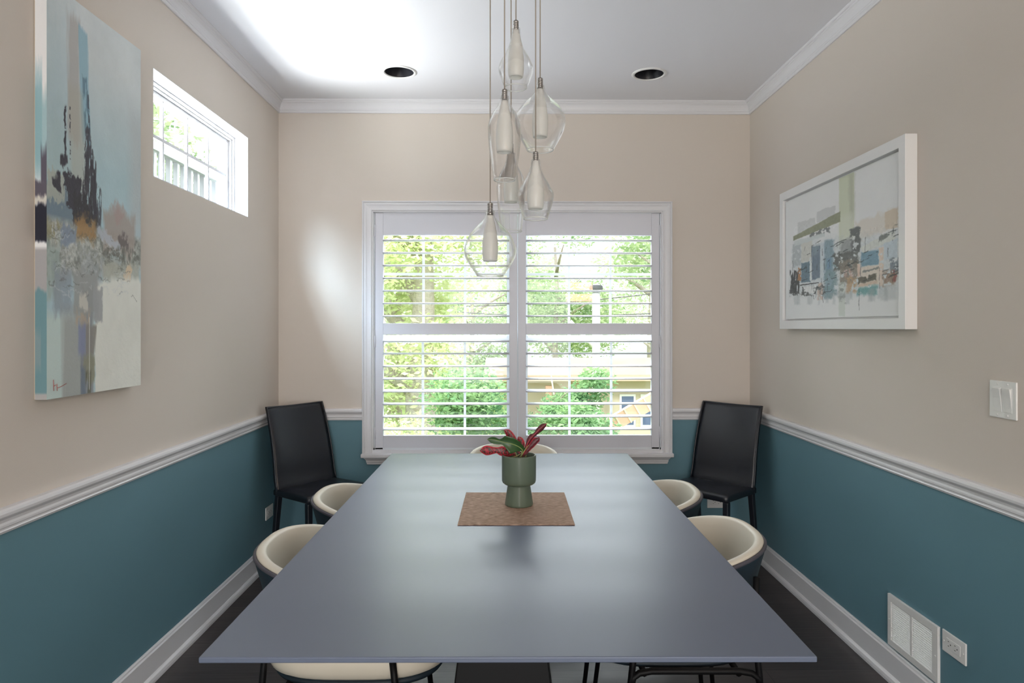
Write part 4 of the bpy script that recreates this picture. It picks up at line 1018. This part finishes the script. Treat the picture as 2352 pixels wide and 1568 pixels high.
# side yard seen through the high window
tree('tree', 'leafy tree seen through the high side window, behind the railing', 'tree', -5.3, 9.2, G, 6.6, 2.2, M['leaf_mid'], 9000, .085, 31, trunk=.14, crown_base=.45, group='trees beyond the high side window')
tree('tree', 'paler tree farther back seen through the high side window', 'tree', -9.0, 14.0, G, 8.5, 3.0, M['leaf_far'], 5000, .13, 32, trunk=.2, crown_base=.4, group='trees beyond the high side window')
b = thing('balcony', 'white balcony with slatted railing seen through the high side window', 'balcony', (-3.0, 6.3, G))
zf = 2.80
def BX(*a): return B(*a)
BX(-.5, .5, -1.6, 1.35, zf+.72, zf+.86).build('balcony_floor', M['balcony_paint'], b)
for y in (-1.5, 1.22):
    BX(.36, .48, y, y+.12, 0, zf+.72).build('balcony_post', M['balcony_paint'], b)
BX(.38, .46, -1.55, 1.3, zf+1.42, zf+1.48).build('top_rail', M['balcony_paint'], b)
BX(.39, .45, -1.55, 1.3, zf+.92, zf+.96).build('bottom_rail', M['balcony_paint'], b)
for k in range(24): BX(.40, .435, -1.5+k*.118, -1.465+k*.118, zf+.96, zf+1.42).build('baluster', M['balcony_paint'], b)
BX(.34, .50, 1.30, 1.62, 0, zf+2.6).build('balcony_column', M['balcony_paint'], b)

# ------------------------------------------------------------------ light
wd = bpy.data.worlds.new('World'); bpy.context.scene.world = wd; wd.use_nodes = True
bg = wd.node_tree.nodes['Background']; bg.inputs[0].default_value = (.90, .95, 1, 1); bg.inputs[1].default_value = 1.5
def area(name, loc, direction, sx, sy, power, col=(1, 1, 1), portal=False, spread=180):
    l = bpy.data.lights.new(name, 'AREA'); l.shape = 'RECTANGLE'; l.size = sx; l.size_y = sy; l.energy = power; l.color = col; l.spread = R(spread)
    o = bpy.data.objects.new(name, l); C.objects.link(o); o.location = loc; o.rotation_euler = Vector(direction).to_track_quat('-Z', 'Y').to_euler()
    if portal: l.cycles.is_portal = True
    return o
sun = bpy.data.lights.new('sunlight', 'SUN'); sun.energy = 1.5; sun.angle = R(9); sun.color = (1, .985, .96)
so = bpy.data.objects.new('sunlight', sun); C.objects.link(so); so.rotation_euler = Vector((.38, .97, -.75)).to_track_quat('-Z', 'Y').to_euler()
area('daylight_back_window', (.08, 4.24, 1.3), (0, -1, 0), 1.7, 1.4, 1, portal=True)
area('daylight_side_window', (XL-T_-.02, 3.08, 2.1), (1, 0, 0), .96, .42, 1, portal=True)
area('added_rear_fill', (.075, YF+.02, 1.15), (0, 1, .12), 1.9, 2.0, 44, (1, .97, .94))  # added fill lamp behind the camera, just inside the added door
area('added_ceiling_fill', (-1.95, 3.12, 1.50), (1.0, -.05, 1.05), .8, 1.1, 100, (.97, .98, 1), spread=140)  # lamp added low outside the high window to brighten the ceiling
area('wall_patch_lamp', (-1.99, 1.55, 3.3), (.42, .97, -.74), .8, 1.3, 85, (.62, .80, 1), spread=70)  # lamp added outside the high window to throw the pale patch on wall_back
area('side_wall_fill', (.1, 8.2, 4.4), (0, -1, -.72), 6, 2.2, 950, (.93, .97, 1))  # lamp added above the window view to brighten the side walls
area('assumed_warm_fill', (1.1, -1.7, 1.9), (-.25, 1, -.35), .4, .4, 8, (1, .62, .38))  # assumed warm lamp, unseen behind the camera, to tint the right side

# ------------------------------------------------------------------ camera
cam = bpy.data.cameras.new('camera'); co = bpy.data.objects.new('camera', cam); C.objects.link(co)
cam.sensor_width = 36; cam.lens = 24; cam.shift_y = -31/2352
cam.clip_start = .02; co.location = (0, 0, 1.32); co.rotation_euler = (PI/2, 0, -math.atan(18/1568))
sc = bpy.context.scene; sc.camera = co
sc.view_settings.view_transform = 'Standard'; sc.view_settings.look = 'None'; sc.view_settings.gamma = 1
sc.view_settings.use_curve_mapping = False; sc.view_settings.exposure = .64
